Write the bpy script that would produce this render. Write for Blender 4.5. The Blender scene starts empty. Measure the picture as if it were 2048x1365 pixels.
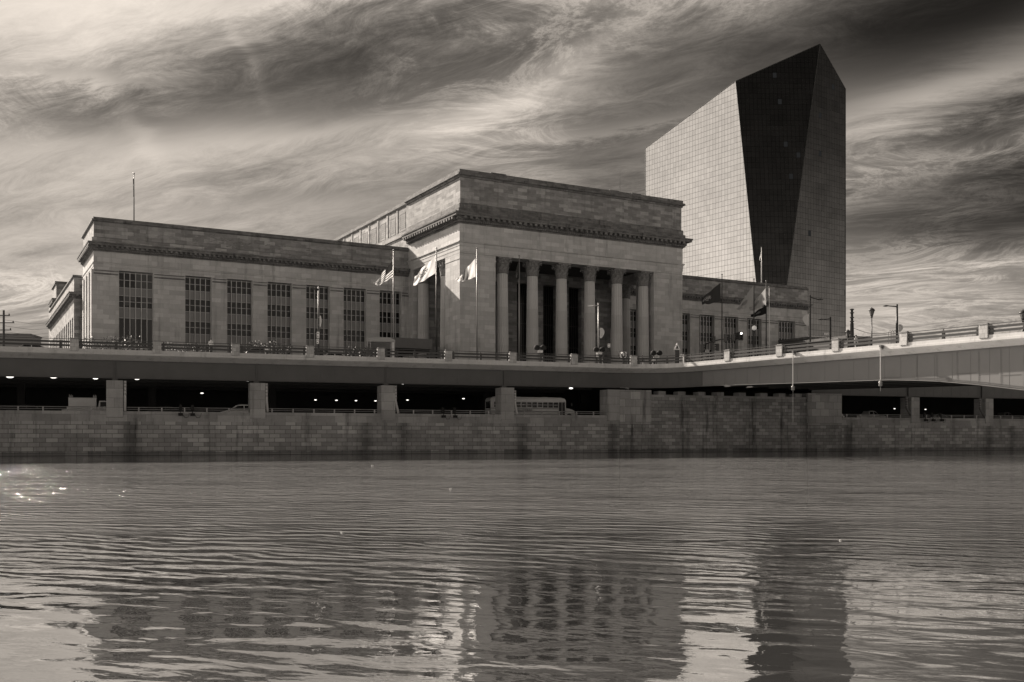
import bpy, math, random
from mathutils import Vector, Matrix
random.seed(7)
R = math.radians
sc = bpy.context.scene
col = sc.collection
F = 1991.0; HZ = 875.0; EYE = 2.0          # focal length and horizon row of the photograph, eye height above the water

# ------------------------------------------------------------------ camera
cd = bpy.data.cameras.new('camera'); cam = bpy.data.objects.new('camera', cd); col.objects.link(cam)
cd.sensor_width = 36; cd.lens = 36*F/2048; cd.shift_y = (HZ-682.5)/2048
cd.clip_start = .2; cd.clip_end = 20000
cam.location = (0, 0, EYE); cam.rotation_euler = (R(90), 0, 0)
sc.camera = cam

# ------------------------------------------------------------------ colour management
sc.view_settings.view_transform = 'Standard'; sc.view_settings.look = 'None'
sc.view_settings.gamma = 1; sc.view_settings.exposure = 1.0; sc.view_settings.use_curve_mapping = False
TINT = (1.0, .896, .79)                    # the photograph is a warm toned black and white print: the tone sits in the light

# ------------------------------------------------------------------ node helper
class NT:
    def __init__(s, tree): s.t = tree; s.n = tree.nodes; s.l = tree.links
    def node(s, typ, **kw):
        n = s.n.new(typ)
        for k, v in kw.items(): setattr(n, k, v)
        return n
    def put(s, sock, v):
        if isinstance(v, V): s.l.new(v.s, sock)
        elif v is not None: sock.default_value = v
    def m(s, op, a, b=None, c=None, clamp=False):
        n = s.node('ShaderNodeMath', operation=op, use_clamp=clamp)
        s.put(n.inputs[0], a)
        if b is not None: s.put(n.inputs[1], b)
        if c is not None: s.put(n.inputs[2], c)
        return V(s, n.outputs[0])
    def mix(s, f, a, b):                    # scalar mix
        n = s.node('ShaderNodeMix', data_type='FLOAT'); s.put(n.inputs[0], f); s.put(n.inputs[2], a); s.put(n.inputs[3], b)
        return V(s, n.outputs[0])
    def sm(s, x, lo, hi):
        n = s.node('ShaderNodeMapRange', interpolation_type='SMOOTHSTEP'); s.put(n.inputs[0], x)
        n.inputs[1].default_value = lo; n.inputs[2].default_value = hi
        return V(s, n.outputs[0])
    def xyz(s, x, y, z):
        n = s.node('ShaderNodeCombineXYZ')
        for i, v in enumerate((x, y, z)): s.put(n.inputs[i], v)
        return V(s, n.outputs[0])
    def noise(s, vec, scale, det=4, rough=.55, dist=0.):
        n = s.node('ShaderNodeTexNoise'); s.put(n.inputs['Vector'], vec)
        n.inputs['Scale'].default_value = scale; n.inputs['Detail'].default_value = det
        n.inputs['Roughness'].default_value = rough; n.inputs['Distortion'].default_value = dist
        return V(s, n.outputs[0])
class V:
    def __init__(s, nt, sock): s.nt = nt; s.s = sock
    def __add__(s, o): return s.nt.m('ADD', s, o)
    def __radd__(s, o): return s.nt.m('ADD', s, o)
    def __sub__(s, o): return s.nt.m('SUBTRACT', s, o)
    def __rsub__(s, o): return s.nt.m('SUBTRACT', o, s)
    def __mul__(s, o): return s.nt.m('MULTIPLY', s, o)
    def __rmul__(s, o): return s.nt.m('MULTIPLY', s, o)
    def __truediv__(s, o): return s.nt.m('DIVIDE', s, o)

# ------------------------------------------------------------------ sun and sky
SUN_H = Vector((-.741, .671)).normalized(); SUN_E = R(28)
sd = Vector((SUN_H.x*math.cos(SUN_E), SUN_H.y*math.cos(SUN_E), math.sin(SUN_E)))
sl = bpy.data.lights.new('sun', 'SUN'); so = bpy.data.objects.new('sun', sl); col.objects.link(so)
sl.energy = 5.0; sl.angle = R(.5); sl.color = TINT
so.rotation_euler = sd.to_track_quat('Z', 'Y').to_euler(); so.location = (0, 0, 300)

world = bpy.data.worlds.new('World'); sc.world = world; world.use_nodes = True
def build_sky():
    t = NT(world.node_tree); t.n.clear()
    tc = t.node('ShaderNodeTexCoord')
    sx = t.node('ShaderNodeSeparateXYZ'); t.l.new(tc.outputs['Generated'], sx.inputs[0])
    x, y, z = (V(t, sx.outputs[i]) for i in range(3))
    az = t.m('ARCTAN2', x, y)*57.2958
    el = t.m('ARCSINE', z)*57.2958
    sky = t.node('ShaderNodeTexSky', sky_type='NISHITA', sun_disc=False)
    sky.sun_elevation = SUN_E; sky.sun_rotation = math.atan2(SUN_H.x, SUN_H.y)
    bw = t.node('ShaderNodeRGBToBW'); t.l.new(sky.outputs[0], bw.inputs[0])
    nish = V(t, bw.outputs[0])
    # cirrus sheet: coordinates on a flat layer high above, so streaks foreshorten towards the horizon
    zz = t.m('MAXIMUM', z, 0.0)+.16
    cx = x/zz; cy = y/zz
    th = R(CLOUD_ANGLE)
    a = cx*math.cos(th)+cy*math.sin(th); b = cy*math.cos(th)-cx*math.sin(th)
    w1 = t.noise(t.xyz(a*.5, b*.8, 0.), 1.3, 3)-.5
    w2 = t.noise(t.xyz(a*.5, b*.8, 7.), 1.1, 3)-.5
    w3 = t.noise(t.xyz(a*2.2, b*2.6, 17.), 1.5, 3)-.5
    a2 = a+w1*.9; b2 = b+w2*.55+w3*.10
    n1 = t.noise(t.xyz(a2*.45, b2*2.2, 3.), 1.6, 5, .6, .2)          # long bands
    n2 = t.noise(t.xyz(a2*2.1, b2*6.5, 11.), 2.0, 14, .78, .45)       # fibres
    n3 = t.noise(t.xyz(a*1.6+w2*2., b*2.6+w1*3., 21.), 1.8, 12, .74, .7)   # hooked wisps
    r3 = 1.-t.m('ABSOLUTE', (n3-.5)*2.)
    r3 = t.m('POWER', r3, 9.)
    # broad tones of this sky, placed by azimuth and elevation (degrees), summed as exponents
    def G(a0, e0, sa, se, tilt, wob=0.):
        c, s = math.cos(R(tilt)), math.sin(R(tilt))
        da = az-a0; de = el-e0
        if wob: da = da+w1*wob*2.; de = de+w2*wob+(n1-.5)*wob*1.2+(n2-.5)*wob*.8
        p = (da*c+de*s)*(1/sa); q = (de*c-da*s)*(1/se)
        return t.m('EXPONENT', (p*p+q*q)*-1.0)
    L = None
    for amp, px, py, spx, spy, tilt in SKY_BLOBS:
        tt = (px-1024)/F; A = math.degrees(math.atan(tt)); E_ = math.degrees(math.atan((HZ-py)/F*math.cos(R(A))))
        g = G(A, E_, spx/F*57.3*math.cos(R(A))**1.5, spy/F*57.3*math.cos(R(A)), tilt, SKY_WOB)*amp
        L = g if L is None else L+g
    low = t.sm(el, 0., 8.)
    k = (n1-.5)*SKY_K1+(n2-.5)*SKY_K2
    wis = (r3*SKY_K3)*t.sm(t.noise(t.xyz(a*.9, b*.9, 31.), 1., 2), .42, .62)
    L = t.m('EXPONENT', L+math.log(SKY_BASE)+(k+wis)*(low*.65+.35))
    L = L/(L*1.0+1.)*1.08                            # highlights roll off as in a print
    inview = t.sm(t.m('ABSOLUTE', az), 75., 33.)*t.sm(el, 50., 30.)
    gl = G(-78., 14., 34., 26., 0.)*SKY_LEFT
    back = t.sm(t.m('ABSOLUTE', az), 45., 95.)
    hz = t.m('EXPONENT', (el*(1/13.))*(el*(1/13.))*-1.)*back*SKY_EAST*(1.-G(92., 24., 34., 13., 0.)*.95)*t.m('GREATER_THAN', el, -2.)
    gl = gl*t.m('EXPONENT', k*.7)
    out = nish*SKY_NISH*(1.-G(130., 40., 70., 36., 0.)*.75)+gl+hz+.01+t.sm(el, 24., 45.)*(1.-back)*SKY_TOP
    L = t.mix(inview, out, L)
    colr = t.node('ShaderNodeCombineColor')
    for i in range(3): t.put(colr.inputs[i], L*TINT[i])
    bg = t.node('ShaderNodeBackground'); t.l.new(colr.outputs[0], bg.inputs[0]); bg.inputs[1].default_value = .5
    o = t.node('ShaderNodeOutputWorld'); t.l.new(bg.outputs[0], o.inputs[0])
CLOUD_ANGLE = -27
SKY_NISH = .055
SKY_EAST = .85
SKY_TOP = .52
SKY_LEFT = 1.45
SKY_BASE = .34
SKY_WOB = 3.2
SKY_K1, SKY_K2, SKY_K3 = 2.1, 2.4, 1.35
# exponent, centre px, centre py, half width, half height (photo pixels), tilt (degrees up to the right)
SKY_BLOBS = [
    (2.1, 60, 0, 620, 115, 8), (1.1, 760, 0, 300, 26, 10), (.95, 330, 320, 620, 90, 4), (.85, 100, 520, 460, 170, 0), (.8, 900, 232, 480, 32, 9),
    (-1.0, 480, 170, 330, 60, 12), (-1.0, 830, 125, 330, 95, 15), (-.6, 1180, 40, 260, 60, 12), (-.6, 1130, 290, 200, 36, 8), (.9, 1130, 120, 300, 30, 28),
    (-3.0, 1980, 0, 430, 100, 8), (-.9, 1380, 130, 320, 90, 17), (1.1, 1820, 205, 300, 45, 14), (-2.3, 2140, 370, 220, 100, 3),
    (-1.3, 1960, 262, 190, 30, 6), (.8, 1760, 610, 330, 70, 0), (.9, 1950, 540, 300, 9, 2), (-1.0, 1900, 470, 300, 34, 0), (.5, 1500, 330, 100, 60, 10),
    (-.9, 1240, 380, 130, 60, 0), (.45, 800, 480, 500, 80, 0), (-.7, 100, 225, 220, 30, 10), (-.35, 1700, 480, 700, 400, 0), (.7, 130, 165, 180, 16, 4),
    (-.5, 620, 390, 260, 30, 6), (.7, 1150, 270, 260, 14, 6), (.4, 230, 240, 140, 26, -42), (.35, 480, 130, 70, 12, -60),
]
build_sky()

# ------------------------------------------------------------------ materials (all neutral; the print tone comes from the light)
def new_mat(name):
    m = bpy.data.materials.new(name); m.use_nodes = True
    t = NT(m.node_tree); bs = t.n['Principled BSDF']
    return m, t, bs
def setcol(t, bs, v):
    c = t.node('ShaderNodeCombineColor')
    for i in range(3): t.put(c.inputs[i], v)
    t.l.new(c.outputs[0], bs.inputs['Base Color'])
def setbump(t, bs, h, strength=.4, dist=.05):
    b = t.node('ShaderNodeBump'); b.inputs['Strength'].default_value = strength; b.inputs['Distance'].default_value = dist
    t.put(b.inputs['Height'], h); t.l.new(b.outputs[0], bs.inputs['Normal'])
def plain(name, g, rough=.6, metal=0., var=.15, scale=1.5, spec=.5):
    m, t, bs = new_mat(name)
    tc = t.node('ShaderNodeTexCoord'); ov = V(t, tc.outputs['Object'])
    n = t.noise(ov, scale, 5, .6)
    setcol(t, bs, (n-.5)*(2*var*g)+g)
    bs.inputs['Roughness'].default_value = rough; bs.inputs['Metallic'].default_value = metal
    bs.inputs['Specular IOR Level'].default_value = spec
    return m
def stone(name, g, bw, bh, var=.12, mort=.7, stain=.3, streak=.25, wet=None, msize=.012, ledge=None, rough=.85, grime=0., stains=()):
    m, t, bs = new_mat(name)
    tc = t.node('ShaderNodeTexCoord'); uv = V(t, tc.outputs['UV']); ov = V(t, tc.outputs['Object'])
    wob = t.node('ShaderNodeVectorMath', operation='MULTIPLY_ADD')
    br = t.node('ShaderNodeTexBrick', offset=.5)
    t.l.new(uv.s, br.inputs['Vector'])
    br.inputs['Scale'].default_value = 1; br.inputs['Brick Width'].default_value = bw; br.inputs['Row Height'].default_value = bh
    br.inputs['Mortar Size'].default_value = msize; br.inputs['Mortar Smooth'].default_value = .3
    br.inputs['Color1'].default_value = (0, 0, 0, 1); br.inputs['Color2'].default_value = (1, 1, 1, 1); br.inputs['Mortar'].default_value = (.5, .5, .5, 1)
    rnd = V(t, br.outputs['Color']); fac = V(t, br.outputs['Fac'])
    sp = t.node('ShaderNodeSeparateXYZ'); t.l.new(ov.s, sp.inputs[0])
    X, Y, Z = (V(t, sp.outputs[i]) for i in range(3))
    big = t.noise(ov, .13, 6, .65); mid = t.noise(ov, 1.1, 6, .7); fine = t.noise(ov, 7., 4, .6)
    st = t.noise(t.xyz(X*.9, Y*.9, Z*.09), 1., 7, .7)
    rr = t.m('POWER', rnd, 1.6)
    v = (rr-.4)*var*2.+1.
    v = v*((big-.5)*stain*2.4+1.)*((mid-.5)*stain*1.3+1.)*((fine-.5)*.22+1.)
    v = v*(1.-t.sm(st, .5, .78)*streak*1.6)
    if grime: v = v*(1.-t.sm(t.noise(t.xyz(X*.5, Y*.5, Z*1.6), 1.1, 8, .75), .42, .62)*grime)
    v = v*(1.-fac*(1-mort))
    for sx in stains:
        wv = (mid-.5)*.8; g_ = t.m('EXPONENT', ((X+wv-sx)*1.1)*((X+wv-sx)*1.1)*-1.)
        v = v*(1.-g_*t.sm(Z, 4.6, 3.6)*.5)
    if wet is not None:
        zz = Z+(mid-.5)*.5
        v = v*(1.-(1.-t.sm(zz, wet*.6, wet))*.5)
        al = t.sm(t.m('ABSOLUTE', Z-.12), .14, .03)
        v = v+al*.25*mid
    setcol(t, bs, t.m('MAXIMUM', v*g, .004))
    bs.inputs['Roughness'].default_value = rough; bs.inputs['Specular IOR Level'].default_value = .25
    setbump(t, bs, (1.-fac)*1.+mid*.5+rnd*.4+fine*.2, .5, .03)
    return m
M = {}
M['limestone'] = stone('limestone', .48, 1.9, .78, .14, .78, .24, .30, msize=.018)
M['attic'] = stone('weathered and shade-dark limestone', .31, 1.9, .62, .32, .85, .25, .3, grime=.22)
M['cornice'] = stone('sooty cornice stone', .19, 1.4, .5, .2, .85, .35, .5, grime=.35)
M['carved'] = plain('carved stone', .20, .9, 0, 1.1, 3.2)
M['shaft'] = stone('column stone', .5, 9., 3.4, .06, .8, .10, .18)
M['quay'] = stone('river wall granite', .31, 1.2, .48, .30, stains=(1.3, 32., 47.3, 60., 27.5), mort=.42, stain=.35, streak=.4, wet=.5, msize=.03) 
M['abut'] = stone('abutment granite', .25, 1.05, .46, .30, .3, .5, .6, wet=.5, msize=.022)
M['bigstone'] = stone('dressed granite', .30, 1.5, 1.0, .22, .45, .35, .45, wet=.5, msize=.02)
M['pierstone'] = stone('pier granite', .30, 2.6, 1.05, .14, .55, .3, .3, msize=.018)
M['coping'] = stone('coping granite', .28, 1.9, .9, .2, .6, .35, .35)
M['concrete'] = stone('deck concrete', .52, 3.2, 3.0, .05, .8, .22, .3, msize=.01)
M['post'] = stone('parapet granite', .42, .47, .42, .16, .6, .2, .2, msize=.014)
M['steel'] = plain('shade-darkened girder steel', .07, .55, .0, .3, .5)  # viaduct girders coloured darker than the bridge, standing in for weaker light
M['bridgesteel'] = plain('grey bridge paint', .125, .5, .0, .15, .4)
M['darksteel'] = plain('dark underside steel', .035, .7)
M['rail'] = plain('black railing paint', .022, .4)
M['pole'] = plain('dark pole paint', .03, .45)
M['alu'] = plain('pale metal', .25, .4, .3)
M['ground'] = stone('pavement', .10, 3, 3, .1)
M['road'] = plain('asphalt', .035, .9, 0, .3, 2.)
M['black'] = plain('matt black', .012, .9)  # flat black, also used for the canopy soffit
M['inner'] = plain('underpass concrete', .03, .9, 0, .3, .4)  # near-black colour stands in for the unlit underpass
M['white'] = plain('white paint', .7, .4)
M['offwhite'] = plain('cream paint', .5, .4)
M['tyre'] = plain('rubber', .02, .8)
M['glassdark'] = plain('dark glass', .010, .15, 0, .1, 1, .25)
M['blind'] = plain('window blind', .10, .8)
M['metal_spandrel'] = plain('spandrel metal', .21, .5, .2, .2, .5)
M['mullion'] = plain('window mullion', .45, .45, .2)
M['cloth'] = plain('flag cloth', .62, .85, 0, .1)
M['leaf'] = plain('leaf', .085, .6, 0, .5, 3.)
M['leafsunlit'] = plain('sunlit-toned leaf', .35, .5, 0, .5, 3.)  # paler colour stands in for sun shining through the leaves
M['bark'] = plain('bark', .06, .9)
M['skin'] = plain('skin', .35, .6)
M['darkcloth'] = plain('dark clothing', .05, .9)
M['lightcloth'] = plain('light clothing', .6, .9)
M['canvas'] = plain('canopy fascia', .13, .8)
M['roofing'] = plain('roofing', .08, .9)
M['plaster'] = stone('pale facade', .32, 3., 1.5, .1)
def emis(name, e, base=.8):
    m, t, bs = new_mat(name); bs.inputs['Base Color'].default_value = (base, base, base, 1)
    bs.inputs['Emission Color'].default_value = (1, .95, .88, 1); bs.inputs['Emission Strength'].default_value = e
    return m
M['lamp'] = emis('lit lamp', 1.1); M['siglamp'] = emis('lit signal lens', 3.); M['globe'] = emis('lamp globe', .06)

def tower_mat(name, dark, refl, pw, ph, lit=0.):
    m, t, bs = new_mat(name)
    tc = t.node('ShaderNodeTexCoord'); uv = V(t, tc.outputs['UV'])
    br = t.node('ShaderNodeTexBrick', offset=0.); t.l.new(uv.s, br.inputs['Vector'])
    br.inputs['Scale'].default_value = 1; br.inputs['Brick Width'].default_value = pw; br.inputs['Row Height'].default_value = ph
    br.inputs['Mortar Size'].default_value = .05; br.inputs['Mortar Smooth'].default_value = .1
    br.inputs['Color1'].default_value = (0, 0, 0, 1); br.inputs['Color2'].default_value = (1, 1, 1, 1)
    rnd = V(t, br.outputs['Color']); fac = V(t, br.outputs['Fac'])
    big = t.noise(uv, .06, 4, .6); n2 = t.noise(uv, .35, 3, .5)
    sp0 = t.node('ShaderNodeSeparateXYZ'); t.l.new(uv.s, sp0.inputs[0])
    rowv = t.m('FLOOR', V(t, sp0.outputs[1])/(2*ph)); rown = t.noise(t.xyz(V(t, sp0.outputs[0])*.09, rowv*3.3, 0.), 1., 3)
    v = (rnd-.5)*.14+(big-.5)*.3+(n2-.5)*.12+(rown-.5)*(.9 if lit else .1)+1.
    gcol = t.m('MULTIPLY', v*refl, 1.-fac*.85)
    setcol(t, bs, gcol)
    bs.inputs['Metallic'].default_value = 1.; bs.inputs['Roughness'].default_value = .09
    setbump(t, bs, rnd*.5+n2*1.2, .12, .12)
    dk = t.node('ShaderNodeBsdfDiffuse'); dk.inputs[0].default_value = (dark, dark, dark, 1)
    lw = t.node('ShaderNodeLayerWeight'); lw.inputs[0].default_value = .5
    mx = t.node('ShaderNodeMixShader'); mx.inputs[0].default_value = .12
    t.l.new(bs.outputs[0], mx.inputs[1]); t.l.new(dk.outputs[0], mx.inputs[2])
    last = mx.outputs[0]
    if lit:
        cell = t.node('ShaderNodeTexWhiteNoise', noise_dimensions='2D')
        sp = t.node('ShaderNodeSeparateXYZ'); t.l.new(uv.s, sp.inputs[0])
        cu = t.m('FLOOR', V(t, sp.outputs[0])/pw); cv = t.m('FLOOR', V(t, sp.outputs[1])/ph)
        t.put(cell.inputs['Vector'], t.xyz(cu, cv, 0.))
        on = t.m('GREATER_THAN', V(t, cell.outputs['Value']), 1-lit)
        em = t.node('ShaderNodeEmission'); em.inputs[1].default_value = .009
        ad = t.node('ShaderNodeMixShader'); t.put(ad.inputs[0], on*(1.-fac)); t.l.new(last, ad.inputs[1]); t.l.new(em.outputs[0], ad.inputs[2]); last = ad.outputs[0]
    t.l.new(last, t.n['Material Output'].inputs[0])
    return m
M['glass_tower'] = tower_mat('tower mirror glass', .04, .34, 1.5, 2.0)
M['glass_tower_shade'] = tower_mat('shade-toned tower glass with lit offices', .010, .14, 1.5, 2.0, .007)  # same glass at lower reflectance: the facets' darkness is put into the colour

def water_mat():
    m, t, bs = new_mat('river water')
    tc = t.node('ShaderNodeTexCoord'); ov = V(t, tc.outputs['Object'])
    sp = t.node('ShaderNodeSeparateXYZ'); t.l.new(ov.s, sp.inputs[0])
    X, Y = V(t, sp.outputs[0]), V(t, sp.outputs[1])
    wx = t.noise(t.xyz(X*.06, Y*.1, 0.), 1., 3)-.5
    along = X+Y*.12; across = Y-X*.10+wx*5.
    along = X-Y*.3; across = Y+X*.3+wx*4.
    gust = t.noise(t.xyz(along*.5, across*1.1, 1.), 1., 3, .5, .3)
    swell = t.noise(t.xyz(along*.9, across*1.7, 0.), 1., 2, .4, .4)
    rip = t.noise(t.xyz(along*3.2, across*6.5, 5.), 1., 3, .5, .5)
    fine = t.noise(t.xyz(along*7., across*13., 9.), 1., 4, .6, .3)
    j1 = t.noise(t.xyz(X*.55, Y*.55, 12.), 1., 3, .55)-.5; j2 = t.noise(t.xyz(X*.4, Y*.4, 15.), 1., 3, .55)-.5
    e1 = t.sm(t.noise(t.xyz(X*.5, Y*.8, 18.), 1., 3), .38, .62); e2 = t.sm(t.noise(t.xyz(X*.3, Y*.55, 23.), 1., 3), .38, .60)
    tr1 = t.m('SINE', (Y+X*.55+j1*1.5)*(6.283/.52))*e1
    tr2 = t.m('SINE', (Y+X*.18+j2*1.9)*(6.283/.85))*e2
    # wind-ruffled belt in the middle of the river, calm strips under the wall and near the shore
    wig = (t.noise(t.xyz(X*.035, Y*.05, 2.), 1., 4)-.5)
    d = Y+wig*12.-X*.05
    shore = t.sm(Y-X*.37+wig*5., 96., 84.)
    belt = t.sm(d, 13., 32.)*shore
    near = t.sm(d, 10., 19.)*shore
    patch = t.noise(t.xyz(X*.05, Y*.11, 4.), 1., 3)
    wide = t.noise(t.xyz(along*.10, across*.27, 6.), 1., 2, .5, .6)
    pk = t.sm(patch, .35, .62)
    amp = pk*1.0+.55
    h = wide*belt*.20+gust*belt*amp*.12+swell*(belt*.04+near*.022*amp+.018)+rip*(belt*amp*.035+near*.007*amp+.0022)+fine*(belt*.02+near*.0012+.0002)
    gx = (X+8.)*(1/4.); gy = (Y-16.)*(1/3.2); puff = t.m('EXPONENT', (gx*gx+gy*gy)*-1.)
    h = h+(tr1*.012+tr2*.022)*puff+tr1*(belt*.011+near*.008+.0006)+tr2*(belt*.016+near*.010+.0018)
    b = t.node('ShaderNodeBump'); b.inputs['Strength'].default_value = 1.; b.inputs['Distance'].default_value = 1.
    t.put(b.inputs['Height'], h)
    gl = t.node('ShaderNodeBsdfGlossy'); gl.inputs[0].default_value = (.95, .95, .95, 1); gl.inputs[1].default_value = .03
    t.put(gl.inputs[1], belt*.05+.01)
    df = t.node('ShaderNodeBsdfDiffuse'); df.inputs[0].default_value = (.07, .07, .07, 1)
    fr = t.node('ShaderNodeFresnel'); fr.inputs[0].default_value = 2.3
    for n in (gl, df, fr): t.l.new(b.outputs[0], n.inputs['Normal'])
    mx = t.node('ShaderNodeMixShader'); t.put(mx.inputs[0], t.m('MULTIPLY_ADD', V(t, fr.outputs[0]), 1.0, .34, clamp=True))
    t.l.new(df.outputs[0], mx.inputs[1]); t.l.new(gl.outputs[0], mx.inputs[2])
    t.l.new(mx.outputs[0], t.n['Material Output'].inputs[0])
    return m
M['water'] = water_mat()

# ------------------------------------------------------------------ mesh helpers
def tag(o, label=None, cat=None, group=None, kind=None):
    if label: o['label'] = label
    if cat: o['category'] = cat
    if group: o['group'] = group
    if kind: o['kind'] = kind
    return o
def empty(name, loc=(0, 0, 0), rz=0., label=None, cat=None, group=None):
    o = bpy.data.objects.new(name, None); col.objects.link(o); o.location = loc; o.rotation_euler = (0, 0, rz)
    o.empty_display_size = .5
    return tag(o, label, cat, group)
class MB:
    def __init__(s): s.v = []; s.f = []
    def add(s, vs, fs):
        k = len(s.v); s.v += [tuple(p) for p in vs]; s.f += [tuple(i+k for i in f) for f in fs]; return s
    def box(s, x0, x1, y0, y1, z0, z1):
        vs = [(x, y, z) for z in (z0, z1) for x, y in ((x0, y0), (x1, y0), (x1, y1), (x0, y1))]
        return s.add(vs, [(0, 3, 2, 1), (4, 5, 6, 7), (0, 1, 5, 4), (1, 2, 6, 5), (2, 3, 7, 6), (3, 0, 4, 7)])
    def obox(s, c, ux, hx, hy, z0, z1):     # box turned about z; ux = direction of its local x
        ux = Vector(ux).normalized(); uy = Vector((-ux.y, ux.x)); c = Vector(c)
        P = [c+ux*a*hx+uy*b*hy for a, b in ((-1, -1), (1, -1), (1, 1), (-1, 1))]
        vs = [(p.x, p.y, z) for z in (z0, z1) for p in P]
        return s.add(vs, [(0, 3, 2, 1), (4, 5, 6, 7), (0, 1, 5, 4), (1, 2, 6, 5), (2, 3, 7, 6), (3, 0, 4, 7)])
    def prism(s, poly, z0, z1):             # poly counter-clockwise in xy
        n = len(poly)
        vs = [(p[0], p[1], z0) for p in poly]+[(p[0], p[1], z1) for p in poly]
        return s.add(vs, [tuple(range(n-1, -1, -1)), tuple(range(n, 2*n))]+[(i, (i+1) % n, n+(i+1) % n, n+i) for i in range(n)])
    def xprism(s, poly, y0, y1):            # outline in x,z pushed along y
        n = len(poly)
        vs = [(p[0], y0, p[1]) for p in poly]+[(p[0], y1, p[1]) for p in poly]
        return s.add(vs, [tuple(range(n)), tuple(range(2*n-1, n-1, -1))]+[(i, n+i, n+(i+1) % n, (i+1) % n) for i in range(n)])
    def sweep(s, path, prof, zf=None):      # path in xy, prof = closed outline of (offset to the right of travel, z)
        P = [Vector(p[:2]) for p in path]; n = len(P); m = len(prof); vs = []
        for i, p in enumerate(P):
            d0 = (P[i]-P[i-1]).normalized() if i > 0 else (P[1]-P[0]).normalized()
            d1 = (P[i+1]-P[i]).normalized() if i < n-1 else d0
            n0 = Vector((d0.y, -d0.x)); n1 = Vector((d1.y, -d1.x)); nn = (n0+n1)
            nn = nn/ (1+n0.dot(n1))
            for k, (o, z) in enumerate(prof):
                q = p+nn*o; vs.append((q.x, q.y, zf(i, k, z) if zf else z))
        fs = []
        for i in range(n-1):
            for k in range(m):
                a = i*m+k; b = i*m+(k+1) % m
                fs.append((a, b, b+m, a+m))
        fs.append(tuple(range(m-1, -1, -1))); fs.append(tuple(range((n-1)*m, n*m)))
        return s.add(vs, fs)
    def tube(s, pts, r, n=8, caps=True):
        pts = [Vector(p) for p in pts]; rs = r if isinstance(r, (list, tuple)) else [r]*len(pts); vs = []
        for i, p in enumerate(pts):
            d = (pts[min(i+1, len(pts)-1)]-pts[max(i-1, 0)]).normalized()
            up = Vector((0, 0, 1)) if abs(d.z) < .9 else Vector((1, 0, 0))
            a = d.cross(up).normalized(); b = d.cross(a)
            for k in range(n):
                an = 2*math.pi*k/n; q = p+(a*math.cos(an)+b*math.sin(an))*rs[i]; vs.append(q)
        fs = [(i*n+k, i*n+(k+1) % n, (i+1)*n+(k+1) % n, (i+1)*n+k) for i in range(len(pts)-1) for k in range(n)]
        if caps: fs += [tuple(range(n-1, -1, -1)), tuple(range((len(pts)-1)*n, len(pts)*n))]
        return s.add(vs, fs)
    def lathe(s, c, prof, n=16, sx=1., sy=1.):
        vs = [(c[0]+r*sx*math.cos(2*math.pi*k/n), c[1]+r*sy*math.sin(2*math.pi*k/n), c[2]+z) for r, z in prof for k in range(n)]
        m = len(prof)
        fs = [(i*n+k, i*n+(k+1) % n, (i+1)*n+(k+1) % n, (i+1)*n+k) for i in range(m-1) for k in range(n)]
        fs += [tuple(range(n-1, -1, -1)), tuple(range((m-1)*n, m*n))]
        return s.add(vs, fs)
    def build(s, name, mat, parent=None, smooth=False, loc=None, rz=0.):
        me = bpy.data.meshes.new(name); me.from_pydata(s.v, [], s.f); me.update()
        uvl = me.uv_layers.new(name='UVMap')
        for p in me.polygons:
            nx, ny, nz = p.normal
            h = math.hypot(nx, ny)
            if smooth: p.use_smooth = True
            for li in p.loop_indices:
                co = me.vertices[me.loops[li].vertex_index].co
                if h < .5: uvl.data[li].uv = (co.x, co.y)
                else: uvl.data[li].uv = ((-co.x*ny+co.y*nx)/h, co.z)
        me.materials.append(M[mat] if isinstance(mat, str) else mat)
        o = bpy.data.objects.new(name, me); col.objects.link(o)
        if parent: o.parent = parent
        if loc is not None: o.location = loc; o.rotation_euler = (0, 0, rz)
        return o
def at(px, D, z=0.): return Vector(((px-1024)/F*D, D, z))
def zat(py, D): return EYE+(HZ-py)/F*D
def copy_tree(o, parent=None):
    c = o.copy(); col.objects.link(c)
    if parent: c.parent = parent
    for ch in list(o.children): copy_tree(ch, c)
    return c

# ------------------------------------------------------------------ frames
QR = math.atan(.37); QU = Vector((math.cos(QR), math.sin(QR))); QV = Vector((-math.sin(QR), math.cos(QR))); Q0 = Vector((0., 125.))
def q2w(u, w): return Q0+QU*u+QV*w
def w2q(p): d = Vector(p)-Q0; return (d.dot(QU), d.dot(QV))
BD = Vector((.5398, -.8418)).normalized(); BN = Vector((-BD.y, BD.x)); BR = math.atan2(BD.y, BD.x)
K = Vector((19.7, 132.3)); TL = 6.5
SR = R(28.8); SN = Vector((math.cos(SR), math.sin(SR))); SW = Vector((-math.sin(SR), math.cos(SR))); S0 = Vector((-8.92, 170.))
def s2w(a, b): return S0+SN*a+SW*b
GZ = 11.3
def qu(px, w=0.):                           # the distance along the quay seen at photo column px
    t = (px-1024)/F; p0 = q2w(0, w); return (t*p0.y-p0.x)/(QU.x-t*QU.y)
def sa(px, b):
    t = (px-1024)/F; p0 = s2w(0, b); return (t*p0.y-p0.x)/(SN.x-t*SN.y)

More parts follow.
